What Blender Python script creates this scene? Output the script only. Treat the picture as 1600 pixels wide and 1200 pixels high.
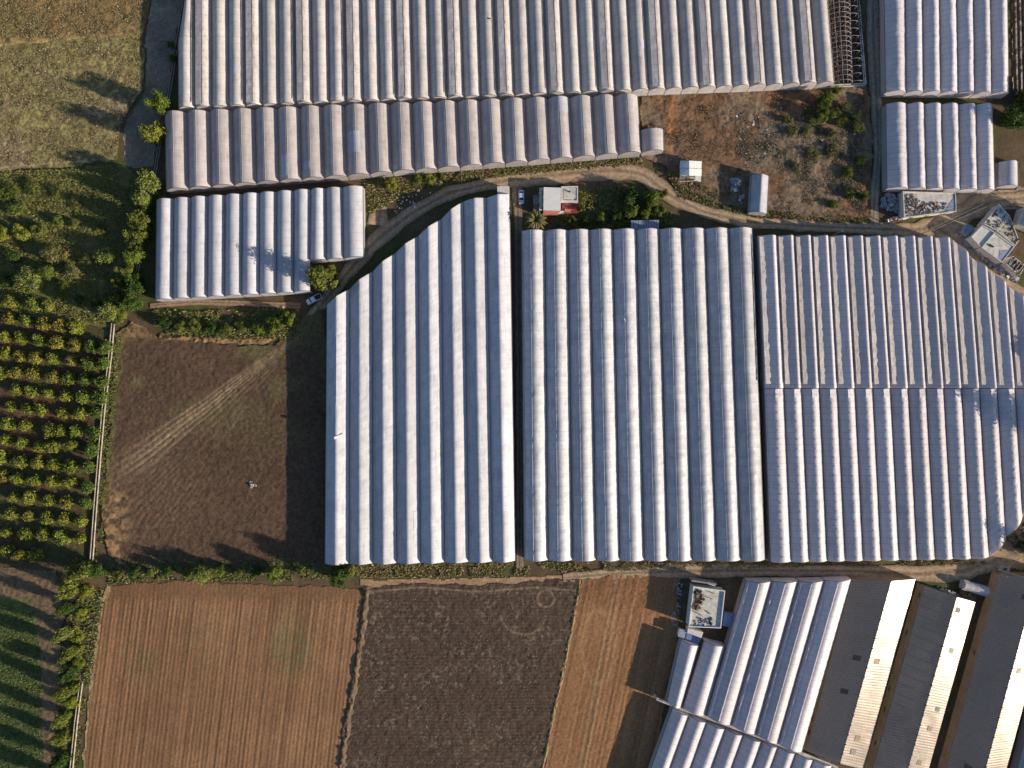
import bpy, math, random
import numpy as np
from mathutils import Vector
for o in list(bpy.data.objects): bpy.data.objects.remove(o)
SC = bpy.context.scene
COL = SC.collection
random.seed(7)
RNG = np.random.default_rng(11)

# ---------------------------------------------------------------- camera, sky, sun, exposure
H = 215.0                     # camera height, looking straight down like a survey drone
S = 0.2                       # metres on the ground per pixel of the photograph
cam = bpy.data.cameras.new('camera'); co = bpy.data.objects.new('camera', cam); COL.objects.link(co)
co.location = (0, 0, H); co.rotation_euler = (0, 0, 0)
cam.sensor_width = 36; cam.lens = 18.0 / (800 * S / H); cam.clip_start = 1; cam.clip_end = 5000
SC.camera = co
ELEV, AZ = 16.5, 110.0        # sun height and compass bearing (from +Y clockwise)
w = bpy.data.worlds.new('World'); SC.world = w; w.use_nodes = True
nt = w.node_tree; nt.nodes.clear()
sky = nt.nodes.new('ShaderNodeTexSky'); sky.sky_type = 'NISHITA'; sky.sun_disc = False
sky.sun_elevation = math.radians(ELEV); sky.sun_rotation = math.radians(AZ)
sky.air_density = 1.0; sky.dust_density = 1.0; sky.ozone_density = 3.0
bg = nt.nodes.new('ShaderNodeBackground'); bg.inputs['Strength'].default_value = 0.088
wo = nt.nodes.new('ShaderNodeOutputWorld')
nt.links.new(sky.outputs[0], bg.inputs['Color']); nt.links.new(bg.outputs[0], wo.inputs['Surface'])
sl = bpy.data.lights.new('sun', 'SUN'); sl.energy = 4.7; sl.angle = math.radians(0.6); sl.color = (1.0, 0.875, 0.69)
so = bpy.data.objects.new('sun', sl); COL.objects.link(so)
e, a = math.radians(ELEV), math.radians(AZ)
SUN = Vector((math.sin(a) * math.cos(e), math.cos(a) * math.cos(e), math.sin(e)))
so.rotation_euler = SUN.to_track_quat('Z', 'Y').to_euler(); so.location = (150, -50, 100)
SC.view_settings.view_transform = 'Standard'; SC.view_settings.look = 'None'
SC.view_settings.exposure = 0.68; SC.view_settings.gamma = 1.0
SC.cycles.max_bounces = 6; SC.cycles.transparent_max_bounces = 8

# ---------------------------------------------------------------- helpers
def at(px, py, z=0.0):
    k = S * (H - z) / H
    return Vector(((px - 800) * k, (600 - py) * k, z))
def atn(P, z=0.0):
    P = np.asarray(P, float); k = S * (H - z) / H
    return np.stack([(P[:, 0] - 800) * k, (600 - P[:, 1]) * k], 1)

TAB = RNG.random((512, 512))
def vnoise(x, y, seed=0):
    x = x + seed * 37.13; y = y + seed * 91.7
    xi = np.floor(x).astype(int); yi = np.floor(y).astype(int)
    fx = x - xi; fy = y - yi
    fx = fx * fx * (3 - 2 * fx); fy = fy * fy * (3 - 2 * fy)
    a_ = TAB[xi % 512, yi % 512]; b_ = TAB[(xi + 1) % 512, yi % 512]
    c_ = TAB[xi % 512, (yi + 1) % 512]; d_ = TAB[(xi + 1) % 512, (yi + 1) % 512]
    return (a_ * (1 - fx) + b_ * fx) * (1 - fy) + (c_ * (1 - fx) + d_ * fx) * fy
def fbm(x, y, scale, octv=4, seed=0):
    t = 0; amp = .5; n = 0
    for i in range(octv):
        t = t + amp * vnoise(x / scale, y / scale, seed + i * 3); n += amp; amp *= .5; scale *= .5
    return t / n
def sstep(a_, b_, x):
    t = np.clip((x - a_) / (b_ - a_), 0, 1); return t * t * (3 - 2 * t)
def lerp(a_, b_, t):
    a_ = np.asarray(a_, float); b_ = np.asarray(b_, float)
    return a_ + (b_ - a_) * np.asarray(t)[:, None]

def mesh_np(name, V, F, uv=None, col=None, smooth=False):
    V = np.asarray(V, np.float32); F = np.asarray(F, np.int32)
    me = bpy.data.meshes.new(name)
    n = F.shape[1]
    me.vertices.add(len(V)); me.vertices.foreach_set('co', V.ravel())
    me.loops.add(F.size); me.loops.foreach_set('vertex_index', F.ravel())
    me.polygons.add(len(F))
    me.polygons.foreach_set('loop_start', np.arange(0, F.size, n, dtype=np.int32))
    me.polygons.foreach_set('loop_total', np.full(len(F), n, np.int32))
    me.polygons.foreach_set('use_smooth', np.full(len(F), bool(smooth)))
    if uv is not None:
        l = me.uv_layers.new(name='UVMap'); l.data.foreach_set('uv', np.asarray(uv, np.float32)[F.ravel()].ravel())
    if col is not None:
        ca = me.color_attributes.new('Col', 'FLOAT_COLOR', 'POINT')
        c4 = np.ones((len(V), 4), np.float32); c4[:, :3] = col
        ca.data.foreach_set('color', c4.ravel())
    me.update(calc_edges=True)
    return me
def link(name, me, mat=None, parent=None, **kw):
    o = bpy.data.objects.new(name, me); COL.objects.link(o)
    if mat is not None and me is not None and not me.materials: me.materials.append(mat)
    if parent is not None: o.parent = parent
    for k, v in kw.items(): o[k] = v
    return o
def thing(name, label, cat, loc=(0, 0, 0), group=None):
    o = bpy.data.objects.new(name, None); COL.objects.link(o); o.location = loc
    o.empty_display_size = .5; o['label'] = label; o['category'] = cat
    if group: o['group'] = group
    return o

class MB:
    """collects boxes, prisms, tubes into one mesh, in coordinates local to `org`"""
    def __init__(s, org=(0, 0, 0)): s.v = []; s.f = []; s.org = Vector(org)
    def add(s, vs, fs):
        b = len(s.v); s.v += [tuple(Vector(v) - s.org) for v in vs]; s.f += [tuple(i + b for i in f) for f in fs]; return s
    def prism(s, xy, z0, z1):
        n = len(xy)
        if sum(xy[i][0] * xy[(i + 1) % n][1] - xy[(i + 1) % n][0] * xy[i][1] for i in range(n)) < 0: xy = xy[::-1]
        vs = [(p[0], p[1], z0) for p in xy] + [(p[0], p[1], z1) for p in xy]
        fs = [tuple(range(n - 1, -1, -1)), tuple(range(n, 2 * n))] + [(i, (i + 1) % n, n + (i + 1) % n, n + i) for i in range(n)]
        return s.add(vs, fs)
    def box(s, c, size, rz=0, tilt=None):
        cx, cy, cz = c; sx, sy, sz = [q / 2 for q in size]
        C_, S_ = math.cos(rz), math.sin(rz); vs = []
        for z in (-sz, sz):
            for (x, y) in ((-sx, -sy), (sx, -sy), (sx, sy), (-sx, sy)):
                v = Vector((x, y, z))
                if tilt: v.rotate(tilt)
                vs.append((cx + v.x * C_ - v.y * S_, cy + v.x * S_ + v.y * C_, cz + v.z))
        return s.add(vs, [(3, 2, 1, 0), (4, 5, 6, 7), (0, 1, 5, 4), (1, 2, 6, 5), (2, 3, 7, 6), (3, 0, 4, 7)])
    def tube(s, p, q, r0, r1=None, n=6):
        p = Vector(p); q = Vector(q); r1 = r0 if r1 is None else r1
        d = (q - p).normalized(); u_ = d.orthogonal().normalized(); w_ = d.cross(u_)
        vs = []
        for (c, r) in ((p, r0), (q, r1)):
            for i in range(n):
                t = 2 * math.pi * i / n; vs.append(c + u_ * (r * math.cos(t)) + w_ * (r * math.sin(t)))
        fs = [(i, (i + 1) % n, n + (i + 1) % n, n + i) for i in range(n)] + [tuple(range(n - 1, -1, -1)), tuple(range(n, 2 * n))]
        return s.add(vs, fs)
    def build(s, name, mat, parent=None, smooth=False, **kw):
        me = bpy.data.meshes.new(name); me.from_pydata(s.v, [], s.f)
        if smooth: me.polygons.foreach_set('use_smooth', [True] * len(me.polygons))
        me.update(); return link(name, me, mat, parent, **kw)

def inpoly(X, Y, P):
    ins = np.zeros(X.shape, bool); n = len(P)
    for i in range(n):
        x0, y0 = P[i]; x1, y1 = P[(i + 1) % n]
        if y0 == y1: continue
        c = ((y0 > Y) != (y1 > Y)) & (X < (x1 - x0) * (Y - y0) / (y1 - y0) + x0)
        ins ^= c
    return ins
def ordinal(n):
    w_ = ['first', 'second', 'third', 'fourth', 'fifth', 'sixth', 'seventh', 'eighth', 'ninth', 'tenth', 'eleventh', 'twelfth',
          'thirteenth', 'fourteenth', 'fifteenth', 'sixteenth', 'seventeenth', 'eighteenth', 'nineteenth', 'twentieth', 'twenty first', 'twenty second', 'twenty third', 'twenty fourth', 'twenty fifth']
    return w_[n]

# ---------------------------------------------------------------- materials
def newmat(name):
    m = bpy.data.materials.new(name); m.use_nodes = True; t = m.node_tree
    return m, t, t.nodes['Principled BSDF'], t.nodes['Material Output']
def N(t, ty, **kw):
    n = t.nodes.new(ty)
    for k, v in kw.items():
        if k in n.inputs: n.inputs[k].default_value = v
        else: setattr(n, k, v)
    return n
def mixcol(t, a_, b_, fac, blend='MIX'):
    n = t.nodes.new('ShaderNodeMix'); n.data_type = 'RGBA'; n.blend_type = blend
    for sck, v in ((0, fac), (6, a_), (7, b_)):
        if hasattr(v, 'is_output'): t.links.new(v, n.inputs[sck])
        else: n.inputs[sck].default_value = v if sck == 0 else (*v, 1)
    return n.outputs[2]
def ramp(t, src, pts):
    r = t.nodes.new('ShaderNodeValToRGB'); t.links.new(src, r.inputs[0])
    els = r.color_ramp.elements
    while len(els) < len(pts): els.new(.5)
    for el, (p, c) in zip(els, pts):
        el.position = p; el.color = (*c, 1) if len(c) == 3 else c
    return r.outputs[0]
def noise(t, scale, detail=4, coord='Object', vec=None, stretch=None, rough=.6):
    tc = t.nodes.new('ShaderNodeTexCoord'); src = tc.outputs[coord] if vec is None else vec
    if stretch:
        mp = t.nodes.new('ShaderNodeMapping'); mp.inputs['Scale'].default_value = stretch
        t.links.new(src, mp.inputs[0]); src = mp.outputs[0]
    n = t.nodes.new('ShaderNodeTexNoise'); n.inputs['Scale'].default_value = scale
    n.inputs['Detail'].default_value = detail; n.inputs['Roughness'].default_value = rough
    t.links.new(src, n.inputs['Vector']); return n.outputs['Fac']
def bump(t, p, h, strength=.4, dist=.1):
    b = t.nodes.new('ShaderNodeBump'); b.inputs['Strength'].default_value = strength; b.inputs['Distance'].default_value = dist
    t.links.new(h, b.inputs['Height']); t.links.new(b.outputs[0], p.inputs['Normal'])

def mat_soil(name, strength=.5, scale=2.2, val=1.12):
    m, t, p, o = newmat(name)
    at_ = N(t, 'ShaderNodeVertexColor'); at_.layer_name = 'Col'
    n1 = noise(t, scale, 5); n2 = noise(t, 11, 3)
    f = ramp(t, n1, [(.25, (.6, .6, .6)), (.5, (1, 1, 1)), (.78, (1.5, 1.45, 1.35))])
    c = mixcol(t, at_.outputs[0], f, 1.0, 'MULTIPLY')
    hs = N(t, 'ShaderNodeHueSaturation'); hs.inputs['Saturation'].default_value = 1.08; hs.inputs['Value'].default_value = val
    t.links.new(c, hs.inputs['Color'])
    t.links.new(hs.outputs[0], p.inputs['Base Color']); p.inputs['Roughness'].default_value = .95
    p.inputs['Specular IOR Level'].default_value = .15
    bump(t, p, n2, strength, .12)
    return m
M_SOIL = mat_soil('soil')
M_ROAD = mat_soil('dirt_road', .25, 1.2, 1.25)

def mat_ground():
    m, t, p, o = newmat('base_ground')
    n1 = noise(t, .035, 6); n2 = noise(t, 1.5, 5); n3 = noise(t, .3, 4)
    c = ramp(t, n1, [(.35, (.075, .055, .032)), (.5, (.10, .072, .045)), (.65, (.065, .07, .028))])
    c = mixcol(t, c, ramp(t, n2, [(.3, (.55, .55, .55)), (.7, (1.45, 1.4, 1.3))]), 1, 'MULTIPLY')
    c = mixcol(t, c, ramp(t, n3, [(.4, (.8, .85, .7)), (.6, (1.15, 1.05, 1))]), 1, 'MULTIPLY')
    t.links.new(c, p.inputs['Base Color']); p.inputs['Roughness'].default_value = .95
    bump(t, p, n2, .6, .3)
    return m

def mat_film(name, col, dirt=(.6, .55, .5), transp=.1, transl=.25, streak=.5, rough=.45, dirtamt=.5, rib=1.9, blot=.8):
    m, t, p, o = newmat(name)
    uv = N(t, 'ShaderNodeUVMap')
    oi = N(t, 'ShaderNodeObjectInfo')
    off = N(t, 'ShaderNodeVectorMath', operation='ADD'); t.links.new(uv.outputs[0], off.inputs[0])
    mul = N(t, 'ShaderNodeMath', operation='MULTIPLY'); t.links.new(oi.outputs['Random'], mul.inputs[0]); mul.inputs[1].default_value = 331
    t.links.new(mul.outputs[0], off.inputs[1])
    n1 = noise(t, .22, 5, vec=off.outputs[0], rough=.7)
    n2 = noise(t, 1.0, 4, vec=off.outputs[0], stretch=(.25, 1.7, 1), rough=.7)     # run-off streaks across the bay
    n3 = noise(t, .9, 3, vec=off.outputs[0], stretch=(2.2, .08, 1))                 # long streaks
    n4 = noise(t, 6, 4, vec=off.outputs[0])
    f1 = ramp(t, n1, [(.38, (0, 0, 0)), (.72, (1, 1, 1))])
    f2 = ramp(t, n2, [(.45, (0, 0, 0)), (.75, (1, 1, 1))])
    f3 = ramp(t, n3, [(.42, (0, 0, 0)), (.7, (1, 1, 1))])
    c = mixcol(t, col, dirt, 0.0)
    for f, k in ((f1, dirtamt), (f2, streak * dirtamt), (f3, dirtamt * .7)):
        mm = N(t, 'ShaderNodeMath', operation='MULTIPLY'); t.links.new(f, mm.inputs[0]); mm.inputs[1].default_value = k
        c = mixcol(t, c, dirt, mm.outputs[0])
    c = mixcol(t, c, ramp(t, n4, [(.3, (.86, .86, .87)), (.7, (1.07, 1.07, 1.06))]), 1, 'MULTIPLY')
    n5 = noise(t, .5, 5, vec=off.outputs[0], stretch=(1, .45, 1), rough=.75)
    c = mixcol(t, c, ramp(t, n5, [(.34, (.70, .72, .75)), (.46, (.93, .93, .94)), (.62, (1.05, 1.04, 1.03))]), blot, 'MULTIPLY')
    # darker hoop lines across the sheet, evenly spaced along the bay
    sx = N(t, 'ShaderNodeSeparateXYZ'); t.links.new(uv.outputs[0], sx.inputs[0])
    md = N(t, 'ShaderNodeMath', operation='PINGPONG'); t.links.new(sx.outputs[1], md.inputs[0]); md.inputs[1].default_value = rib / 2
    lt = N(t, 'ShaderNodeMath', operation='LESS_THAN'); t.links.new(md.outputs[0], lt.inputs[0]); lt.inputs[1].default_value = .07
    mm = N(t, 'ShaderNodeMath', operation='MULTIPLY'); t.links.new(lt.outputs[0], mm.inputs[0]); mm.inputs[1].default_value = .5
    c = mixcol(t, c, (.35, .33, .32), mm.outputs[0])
    br = N(t, 'ShaderNodeMapRange'); t.links.new(oi.outputs['Random'], br.inputs[0]); br.inputs[3].default_value = .84; br.inputs[4].default_value = 1.05
    c = mixcol(t, c, (1, 1, 1), 0); hs = N(t, 'ShaderNodeHueSaturation'); t.links.new(c, hs.inputs['Color']); t.links.new(br.outputs[0], hs.inputs['Value'])
    t.links.new(hs.outputs[0], p.inputs['Base Color'])
    p.inputs['Roughness'].default_value = rough; p.inputs['Specular IOR Level'].default_value = .35
    bump(t, p, n2, .12, .15)
    tl = N(t, 'ShaderNodeBsdfTranslucent'); t.links.new(hs.outputs[0], tl.inputs[0])
    tr = N(t, 'ShaderNodeBsdfTransparent')
    m1 = N(t, 'ShaderNodeMixShader'); m1.inputs[0].default_value = transl
    t.links.new(p.outputs[0], m1.inputs[1]); t.links.new(tl.outputs[0], m1.inputs[2])
    m2 = N(t, 'ShaderNodeMixShader'); m2.inputs[0].default_value = transp
    t.links.new(m1.outputs[0], m2.inputs[1]); t.links.new(tr.outputs[0], m2.inputs[2])
    t.links.new(m2.outputs[0], o.inputs['Surface'])
    return m
M_WASH = mat_film('whitewashed_film', (.60, .585, .62), (.37, .36, .40), .0, .05, .7, .5, .6, 2.8)
M_WASHB = mat_film('whitewashed_film_ribbed', (.74, .70, .70), (.38, .38, .44), .02, .12, .8, .42, .65, 2.8)
M_GREY = mat_film('weathered_film', (.84, .77, .73), (.48, .43, .42), .05, .26, .5, .45, .5, 2.2)
M_BEIGE = mat_film('aged_film', (.68, .61, .60), (.40, .35, .36), .08, .28, .5, .4, .5, 2.0)
M_LILAC = mat_film('milky_film', (.93, .84, .86), (.62, .56, .57), .0, .30, .5, .45, .4, 1.9, .5)
M_WHITE = mat_film('new_film', (.92, .85, .88), (.66, .60, .62), .0, .30, .6, .4, .3, 1.7, .4)
M_PALE = mat_film('pale_film', (.64, .63, .68), (.46, .44, .48), .03, .22, .5, .45, .3, 2.4)

def mat_plain(name, col, rough=.8, metal=0, var=.25, scale=1.5, spec=.3, bmp=.2):
    m, t, p, o = newmat(name)
    n1 = noise(t, scale, 5); n2 = noise(t, scale * 6, 3)
    c = mixcol(t, col, ramp(t, n1, [(.3, (1 - var,) * 3), (.7, (1 + var * .5,) * 3)]), 1, 'MULTIPLY')
    c = mixcol(t, c, ramp(t, n2, [(.3, (1 - var * .5,) * 3), (.7, (1 + var * .3,) * 3)]), 1, 'MULTIPLY')
    t.links.new(c, p.inputs['Base Color']); p.inputs['Roughness'].default_value = rough
    p.inputs['Metallic'].default_value = metal; p.inputs['Specular IOR Level'].default_value = spec
    if bmp: bump(t, p, n2, bmp, .05)
    return m
M_CONC = mat_plain('old_concrete', (.42, .38, .33), .9)
M_CONC2 = mat_plain('stained_concrete', (.40, .34, .27), .9, var=.5, scale=.7)
M_CONCL = mat_plain('pale_concrete', (.62, .58, .52), .85, var=.35, scale=.8)
M_PLAST = mat_plain('plaster', (.66, .62, .57), .85)
M_STEEL = mat_plain('galvanised_steel', (.30, .28, .28), .5, .3)
M_FRAME = mat_plain('pipe_frame', (.50, .46, .44), .5, .2)
M_WROOF = mat_plain('white_roof_sheet', (.74, .71, .68), .6, var=.12)
M_RED = mat_plain('red_paint', (.27, .06, .06), .8, var=.5)
M_PINK = mat_plain('faded_red_tiles', (.55, .22, .17), .85, var=.4)
M_BLUE = mat_plain('blue_sheet', (.16, .22, .42), .6)
M_BLUEG = mat_plain('weathered_blue_grey_sheet', (.30, .33, .42), .55, var=.4)
M_DARK = mat_plain('dark_metal', (.04, .04, .045), .6)
M_WOOD = mat_plain('weathered_wood', (.20, .15, .10), .9)
M_RUST = mat_plain('rusty_scrap', (.17, .08, .045), .9)
M_SCRAP = mat_plain('pale_scrap', (.50, .48, .47), .8, var=.5)
M_STONE = mat_plain('rubble_stone', (.30, .28, .27), .95, var=.5, scale=.9)
M_TRUNK = mat_plain('bark', (.11, .085, .06), .95)
M_CARW = mat_plain('white_car_paint', (.62, .70, .76), .3, 0, .05, spec=.5, bmp=0)
M_CARB = mat_plain('light_blue_car_paint', (.42, .58, .74), .3, 0, .05, spec=.5, bmp=0)
M_GLASS = mat_plain('car_glass', (.02, .03, .05), .1, 0, .05, spec=.6, bmp=0)
M_TYRE = mat_plain('tyre_rubber', (.02, .02, .02), .9)
M_WATER = mat_plain('canal_water', (.03, .035, .03), .15, spec=.5, bmp=0)

def mat_panel(name, col, col2, rough):
    m, t, p, o = newmat(name)
    n1 = noise(t, .25, 6, rough=.7); n2 = noise(t, 3, 4); n3 = noise(t, .06, 3)
    c = mixcol(t, col, col2, ramp(t, n1, [(.35, (0, 0, 0)), (.7, (1, 1, 1))]))
    c = mixcol(t, c, ramp(t, n2, [(.3, (.75, .75, .75)), (.7, (1.25, 1.2, 1.15))]), 1, 'MULTIPLY')
    t.links.new(c, p.inputs['Base Color'])
    rr = N(t, 'ShaderNodeMapRange'); t.links.new(n1, rr.inputs[0]); rr.inputs[3].default_value = rough - .06; rr.inputs[4].default_value = rough + .08
    t.links.new(rr.outputs[0], p.inputs['Roughness']); p.inputs['Metallic'].default_value = .18
    bump(t, p, n2, .03, .03)
    tl = N(t, 'ShaderNodeBsdfTranslucent'); t.links.new(c, tl.inputs[0])
    mx = N(t, 'ShaderNodeMixShader'); mx.inputs[0].default_value = .5
    t.links.new(p.outputs[0], mx.inputs[1]); t.links.new(tl.outputs[0], mx.inputs[2])
    tr = N(t, 'ShaderNodeBsdfTransparent'); m2 = N(t, 'ShaderNodeMixShader'); m2.inputs[0].default_value = .28
    t.links.new(mx.outputs[0], m2.inputs[1]); t.links.new(tr.outputs[0], m2.inputs[2]); t.links.new(m2.outputs[0], o.inputs['Surface'])
    return m
M_SHED = mat_panel('grimy_glazing', (.74, .62, .54), (.82, .70, .56), .31)
M_SHEDW = mat_panel('grimy_glazing_wall', (.36, .29, .22), (.24, .19, .15), .5)

def mat_leaf():
    m, t, p, o = newmat('foliage')
    oi = N(t, 'ShaderNodeObjectInfo'); g = N(t, 'ShaderNodeNewGeometry')
    n1 = noise(t, .9, 3)
    r = ramp(t, g.outputs['Random Per Island'], [(0, (.5, .58, .55)), (.6, (1.1, 1.08, 1)), (1, (1.9, 1.65, 1.3))])
    c = mixcol(t, oi.outputs['Color'], r, 1, 'MULTIPLY')
    c = mixcol(t, c, ramp(t, n1, [(.3, (.7, .78, .7)), (.7, (1.3, 1.2, 1.05))]), 1, 'MULTIPLY')
    t.links.new(c, p.inputs['Base Color']); p.inputs['Roughness'].default_value = .6; p.inputs['Specular IOR Level'].default_value = .2
    tl = N(t, 'ShaderNodeBsdfTranslucent'); t.links.new(c, tl.inputs[0])
    mx = N(t, 'ShaderNodeMixShader'); mx.inputs[0].default_value = .3
    t.links.new(p.outputs[0], mx.inputs[1]); t.links.new(tl.outputs[0], mx.inputs[2]); t.links.new(mx.outputs[0], o.inputs['Surface'])
    return m
M_LEAF = mat_leaf()
def mat_tuft():
    m, t, p, o = newmat('weeds')
    at_ = N(t, 'ShaderNodeVertexColor'); at_.layer_name = 'Col'
    t.links.new(at_.outputs[0], p.inputs['Base Color']); p.inputs['Roughness'].default_value = .85; p.inputs['Specular IOR Level'].default_value = .1
    return m
M_TUFT = mat_tuft()

# ---------------------------------------------------------------- ground and fields
gm = mesh_np('ground', [(-1500, -1500, -.4), (1500, -1500, -.4), (1500, 1500, -.4), (-1500, 1500, -.4)], [(0, 1, 2, 3)])
link('ground', gm, mat_ground(), kind='structure')

def patch(name, poly, res, fn, z0, mat=None, rag=.5, kind='structure', label=None):
    P = atn(poly); lo = P.min(0) - 1; hi = P.max(0) + 1
    nx = int((hi[0] - lo[0]) / res) + 1; ny = int((hi[1] - lo[1]) / res) + 1
    X, Y = np.meshgrid(lo[0] + np.arange(nx) * res, lo[1] + np.arange(ny) * res, indexing='ij')
    jx = (fbm(X, Y, 3, 3, 5) - .5) * rag * 4; jy = (fbm(X, Y, 3, 3, 8) - .5) * rag * 4
    ins = inpoly(X + jx, Y + jy, P)
    m = ins[:-1, :-1] & ins[1:, :-1] & ins[1:, 1:] & ins[:-1, 1:]
    idx = np.arange(nx * ny).reshape(nx, ny)
    F = np.stack([idx[:-1, :-1][m], idx[1:, :-1][m], idx[1:, 1:][m], idx[:-1, 1:][m]], 1)
    used = np.unique(F); rm = np.full(nx * ny, -1); rm[used] = np.arange(len(used)); F = rm[F]
    x = X.ravel()[used]; y = Y.ravel()[used]
    h, c = fn(x, y)
    V = np.stack([x, y, z0 + h], 1)
    o = link(name, mesh_np(name, V, F, col=np.clip(c, 0, 1), smooth=True), mat or M_SOIL, kind=kind)
    return o
def px_of(x, y): return x / S + 800, 600 - y / S

def f_base(x, y):
    n = fbm(x, y, 14, 4, 1); n2 = fbm(x, y, 1.3, 3, 2); g = fbm(x, y, 22, 3, 31)
    c = lerp((.085, .06, .038), (.13, .095, .06), n); c = c + (np.asarray((.06, .075, .025)) - c) * (sstep(.5, .65, g) * .7)[:, None]
    return n2 * .08 + fbm(x, y, 5, 2, 3) * .05, c * (.7 + .6 * n2)[:, None]
patch('soil_terrain', [(-40, -40), (1640, -40), (1640, 1240), (-40, 1240)], .62, f_base, -.10, rag=0)

def f_nw1(x, y):
    n = fbm(x, y, 9, 4, 11); n2 = fbm(x, y, .9, 2, 12); cl = fbm(x, y, 2.2, 3, 13)
    c = lerp((.17, .115, .055), (.26, .17, .08), n)
    c = c + (np.asarray((.10, .10, .04)) - c) * (sstep(.5, .62, fbm(x, y, 17, 3, 15)) * .6)[:, None]
    px, py = px_of(x, y); edge = sstep(12, 0, 68 - px * .08 - py)
    c = c + (np.asarray((.36, .25, .12)) - c) * (edge * .8)[:, None]
    return cl * .3 + n2 * .14, c * (.55 + .9 * n2 * cl * 2)[:, None]
patch('dry_meadow', [(-40, -40), (238, -40), (233, 20), (222, 54), (100, 65), (-40, 78)], .3, f_nw1, .03)
def f_nw2(x, y):
    n = fbm(x, y, 16, 4, 21); n2 = fbm(x, y, .8, 2, 22); cl = fbm(x, y, 1.8, 3, 23)
    c = lerp((.17, .15, .065), (.25, .20, .095), n)
    px, py = px_of(x, y); pk = sstep(.5, .7, fbm(x, y, 14, 3, 25)) * sstep(120, 180, py)
    c = c + (np.asarray((.25, .19, .12)) - c) * pk[:, None]
    ln = np.exp(-((py - (262 - px * .08)) / 2.0) ** 2) * (px < 190)
    c = c + (np.asarray((.34, .28, .17)) - c) * (ln * .7)[:, None]
    return cl * .26 + n2 * .16, c * (.45 + 1.1 * n2 * cl * 2)[:, None]
patch('stubble_field', [(-40, 74), (100, 62), (222, 52), (226, 90), (224, 140), (188, 190), (186, 250), (90, 262), (-40, 270)], .28, f_nw2, .045)
def f_path(cols):
    def f(x, y):
        n = fbm(x, y, 6, 4, 41); n2 = fbm(x, y, 1, 3, 42)
        return n2 * .04, lerp(cols[0], cols[1], n) * (.75 + .5 * n2)[:, None]
    return f
patch('west_path', [(240, -40), (290, -40), (286, 20), (274, 70), (266, 130), (252, 180), (240, 260), (195, 262), (192, 200), (226, 140), (226, 60)], .45,
      f_path(((.10, .082, .064), (.24, .20, .155))), .0, M_ROAD)
def f_weed(x, y):
    n = fbm(x, y, 9, 4, 51); n2 = fbm(x, y, 1.1, 3, 52)
    c = lerp((.085, .085, .032), (.15, .14, .055), n)
    px, py = px_of(x, y); c = c + (np.asarray((.15, .11, .055)) - c) * (sstep(.52, .68, fbm(x, y, 11, 3, 53)) * .6)[:, None]
    return n2 * .25 + n * .15, c * (.6 + .8 * n2)[:, None]
patch('weedy_ground', [(-40, 272), (90, 264), (190, 256), (235, 285), (222, 420), (196, 470), (178, 515), (100, 505), (-40, 480)], .35, f_weed, .055)
def f_orch(x, y):
    n = fbm(x, y, 5, 4, 61); n2 = fbm(x, y, .9, 3, 62)
    c = lerp((.07, .045, .028), (.12, .072, .042), n)
    c = c + (np.asarray((.07, .075, .03)) - c) * (sstep(.5, .62, fbm(x, y, 8, 3, 64)) * .7)[:, None]
    return n2 * .18, c * (.65 + .7 * n2)[:, None]
patch('orchard_ground', [(-40, 480), (100, 500), (176, 517), (160, 640), (143, 800), (138, 880), (-40, 880)], .4, f_orch, .06)
def f_plough(x, y):
    n = fbm(x, y, 15, 4, 71); n2 = fbm(x, y, .75, 2, 72); cl = fbm(x, y, 1.7, 3, 73)
    c = lerp((.078, .050, .034), (.112, .073, .050), n)
    px, py = px_of(x, y)
    c = c + (np.asarray((.13, .12, .055)) - c) * (sstep(.48, .66, fbm(x, y, 18, 3, 74)) * sstep(760, 560, py) * .55)[:, None]
    # wheel tracks fanning out from the upper right corner
    dx = 500 - px; dy = py - 500; r = np.hypot(dx, dy); th = np.degrees(np.arctan2(dy, dx)) + (vnoise(r / 60, r * 0, 3) - .5) * 1.6
    tr = np.zeros_like(x); sp = np.zeros_like(x)
    for (t0, wd, am) in ((34.5, .4, .9), (36.0, .28, 1), (37.6, .25, 1.1), (39.0, .22, 1.3), (40.6, .28, 1), (42.6, .35, .7), (44.8, .35, .55), (47.5, .4, .4), (50.5, .4, .35)):
        fade = sstep(30, 90, r) * (sstep(430, 300, r) if t0 < 42 else sstep(330, 180, r))
        tr += am * np.exp(-((th - t0) / wd) ** 2) * fade
    band = np.exp(-((th - 37.2) / 2.6) ** 2) * sstep(20, 60, r) * sstep(460, 320, r)
    fan = sstep(250, 330, r) * sstep(500, 400, r) * sstep(33, 38, th) * sstep(62, 50, th)
    lines = (.5 + .5 * np.sin(th * 5.2 + fbm(x, y, 9, 2, 76) * 5)) * fan
    c = c + (np.asarray((.30, .215, .14)) - c) * np.clip(band * .32 + tr * .50 + lines * .18, 0, .85)[:, None]
    edge = sstep(215, 180, px) * sstep(740, 790, py) + sstep(540, 515, py) * sstep(300, 200, px)
    c = c + (np.asarray((.30, .19, .105)) - c) * (np.clip(edge, 0, 1) * sstep(.35, .6, cl))[:, None]
    wedge = sstep(16, 2, px - (186 - (py - 520) * .1)) * sstep(500, 540, py) * sstep(800, 760, py)
    c = c + (np.asarray((.14, .13, .05)) - c) * (wedge * .8)[:, None]
    return cl * .22 + n2 * .12 - np.clip(tr, 0, 1) * .08 + .1, c * (.62 + .75 * n2)[:, None]
patch('fallow_field', [(182, 522), (210, 500), (250, 526), (330, 535), (430, 540), (470, 500), (505, 482), (511, 530), (511, 876), (400, 878), (200, 884), (168, 870), (160, 800), (176, 640)], .25, f_plough, .07)
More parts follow.
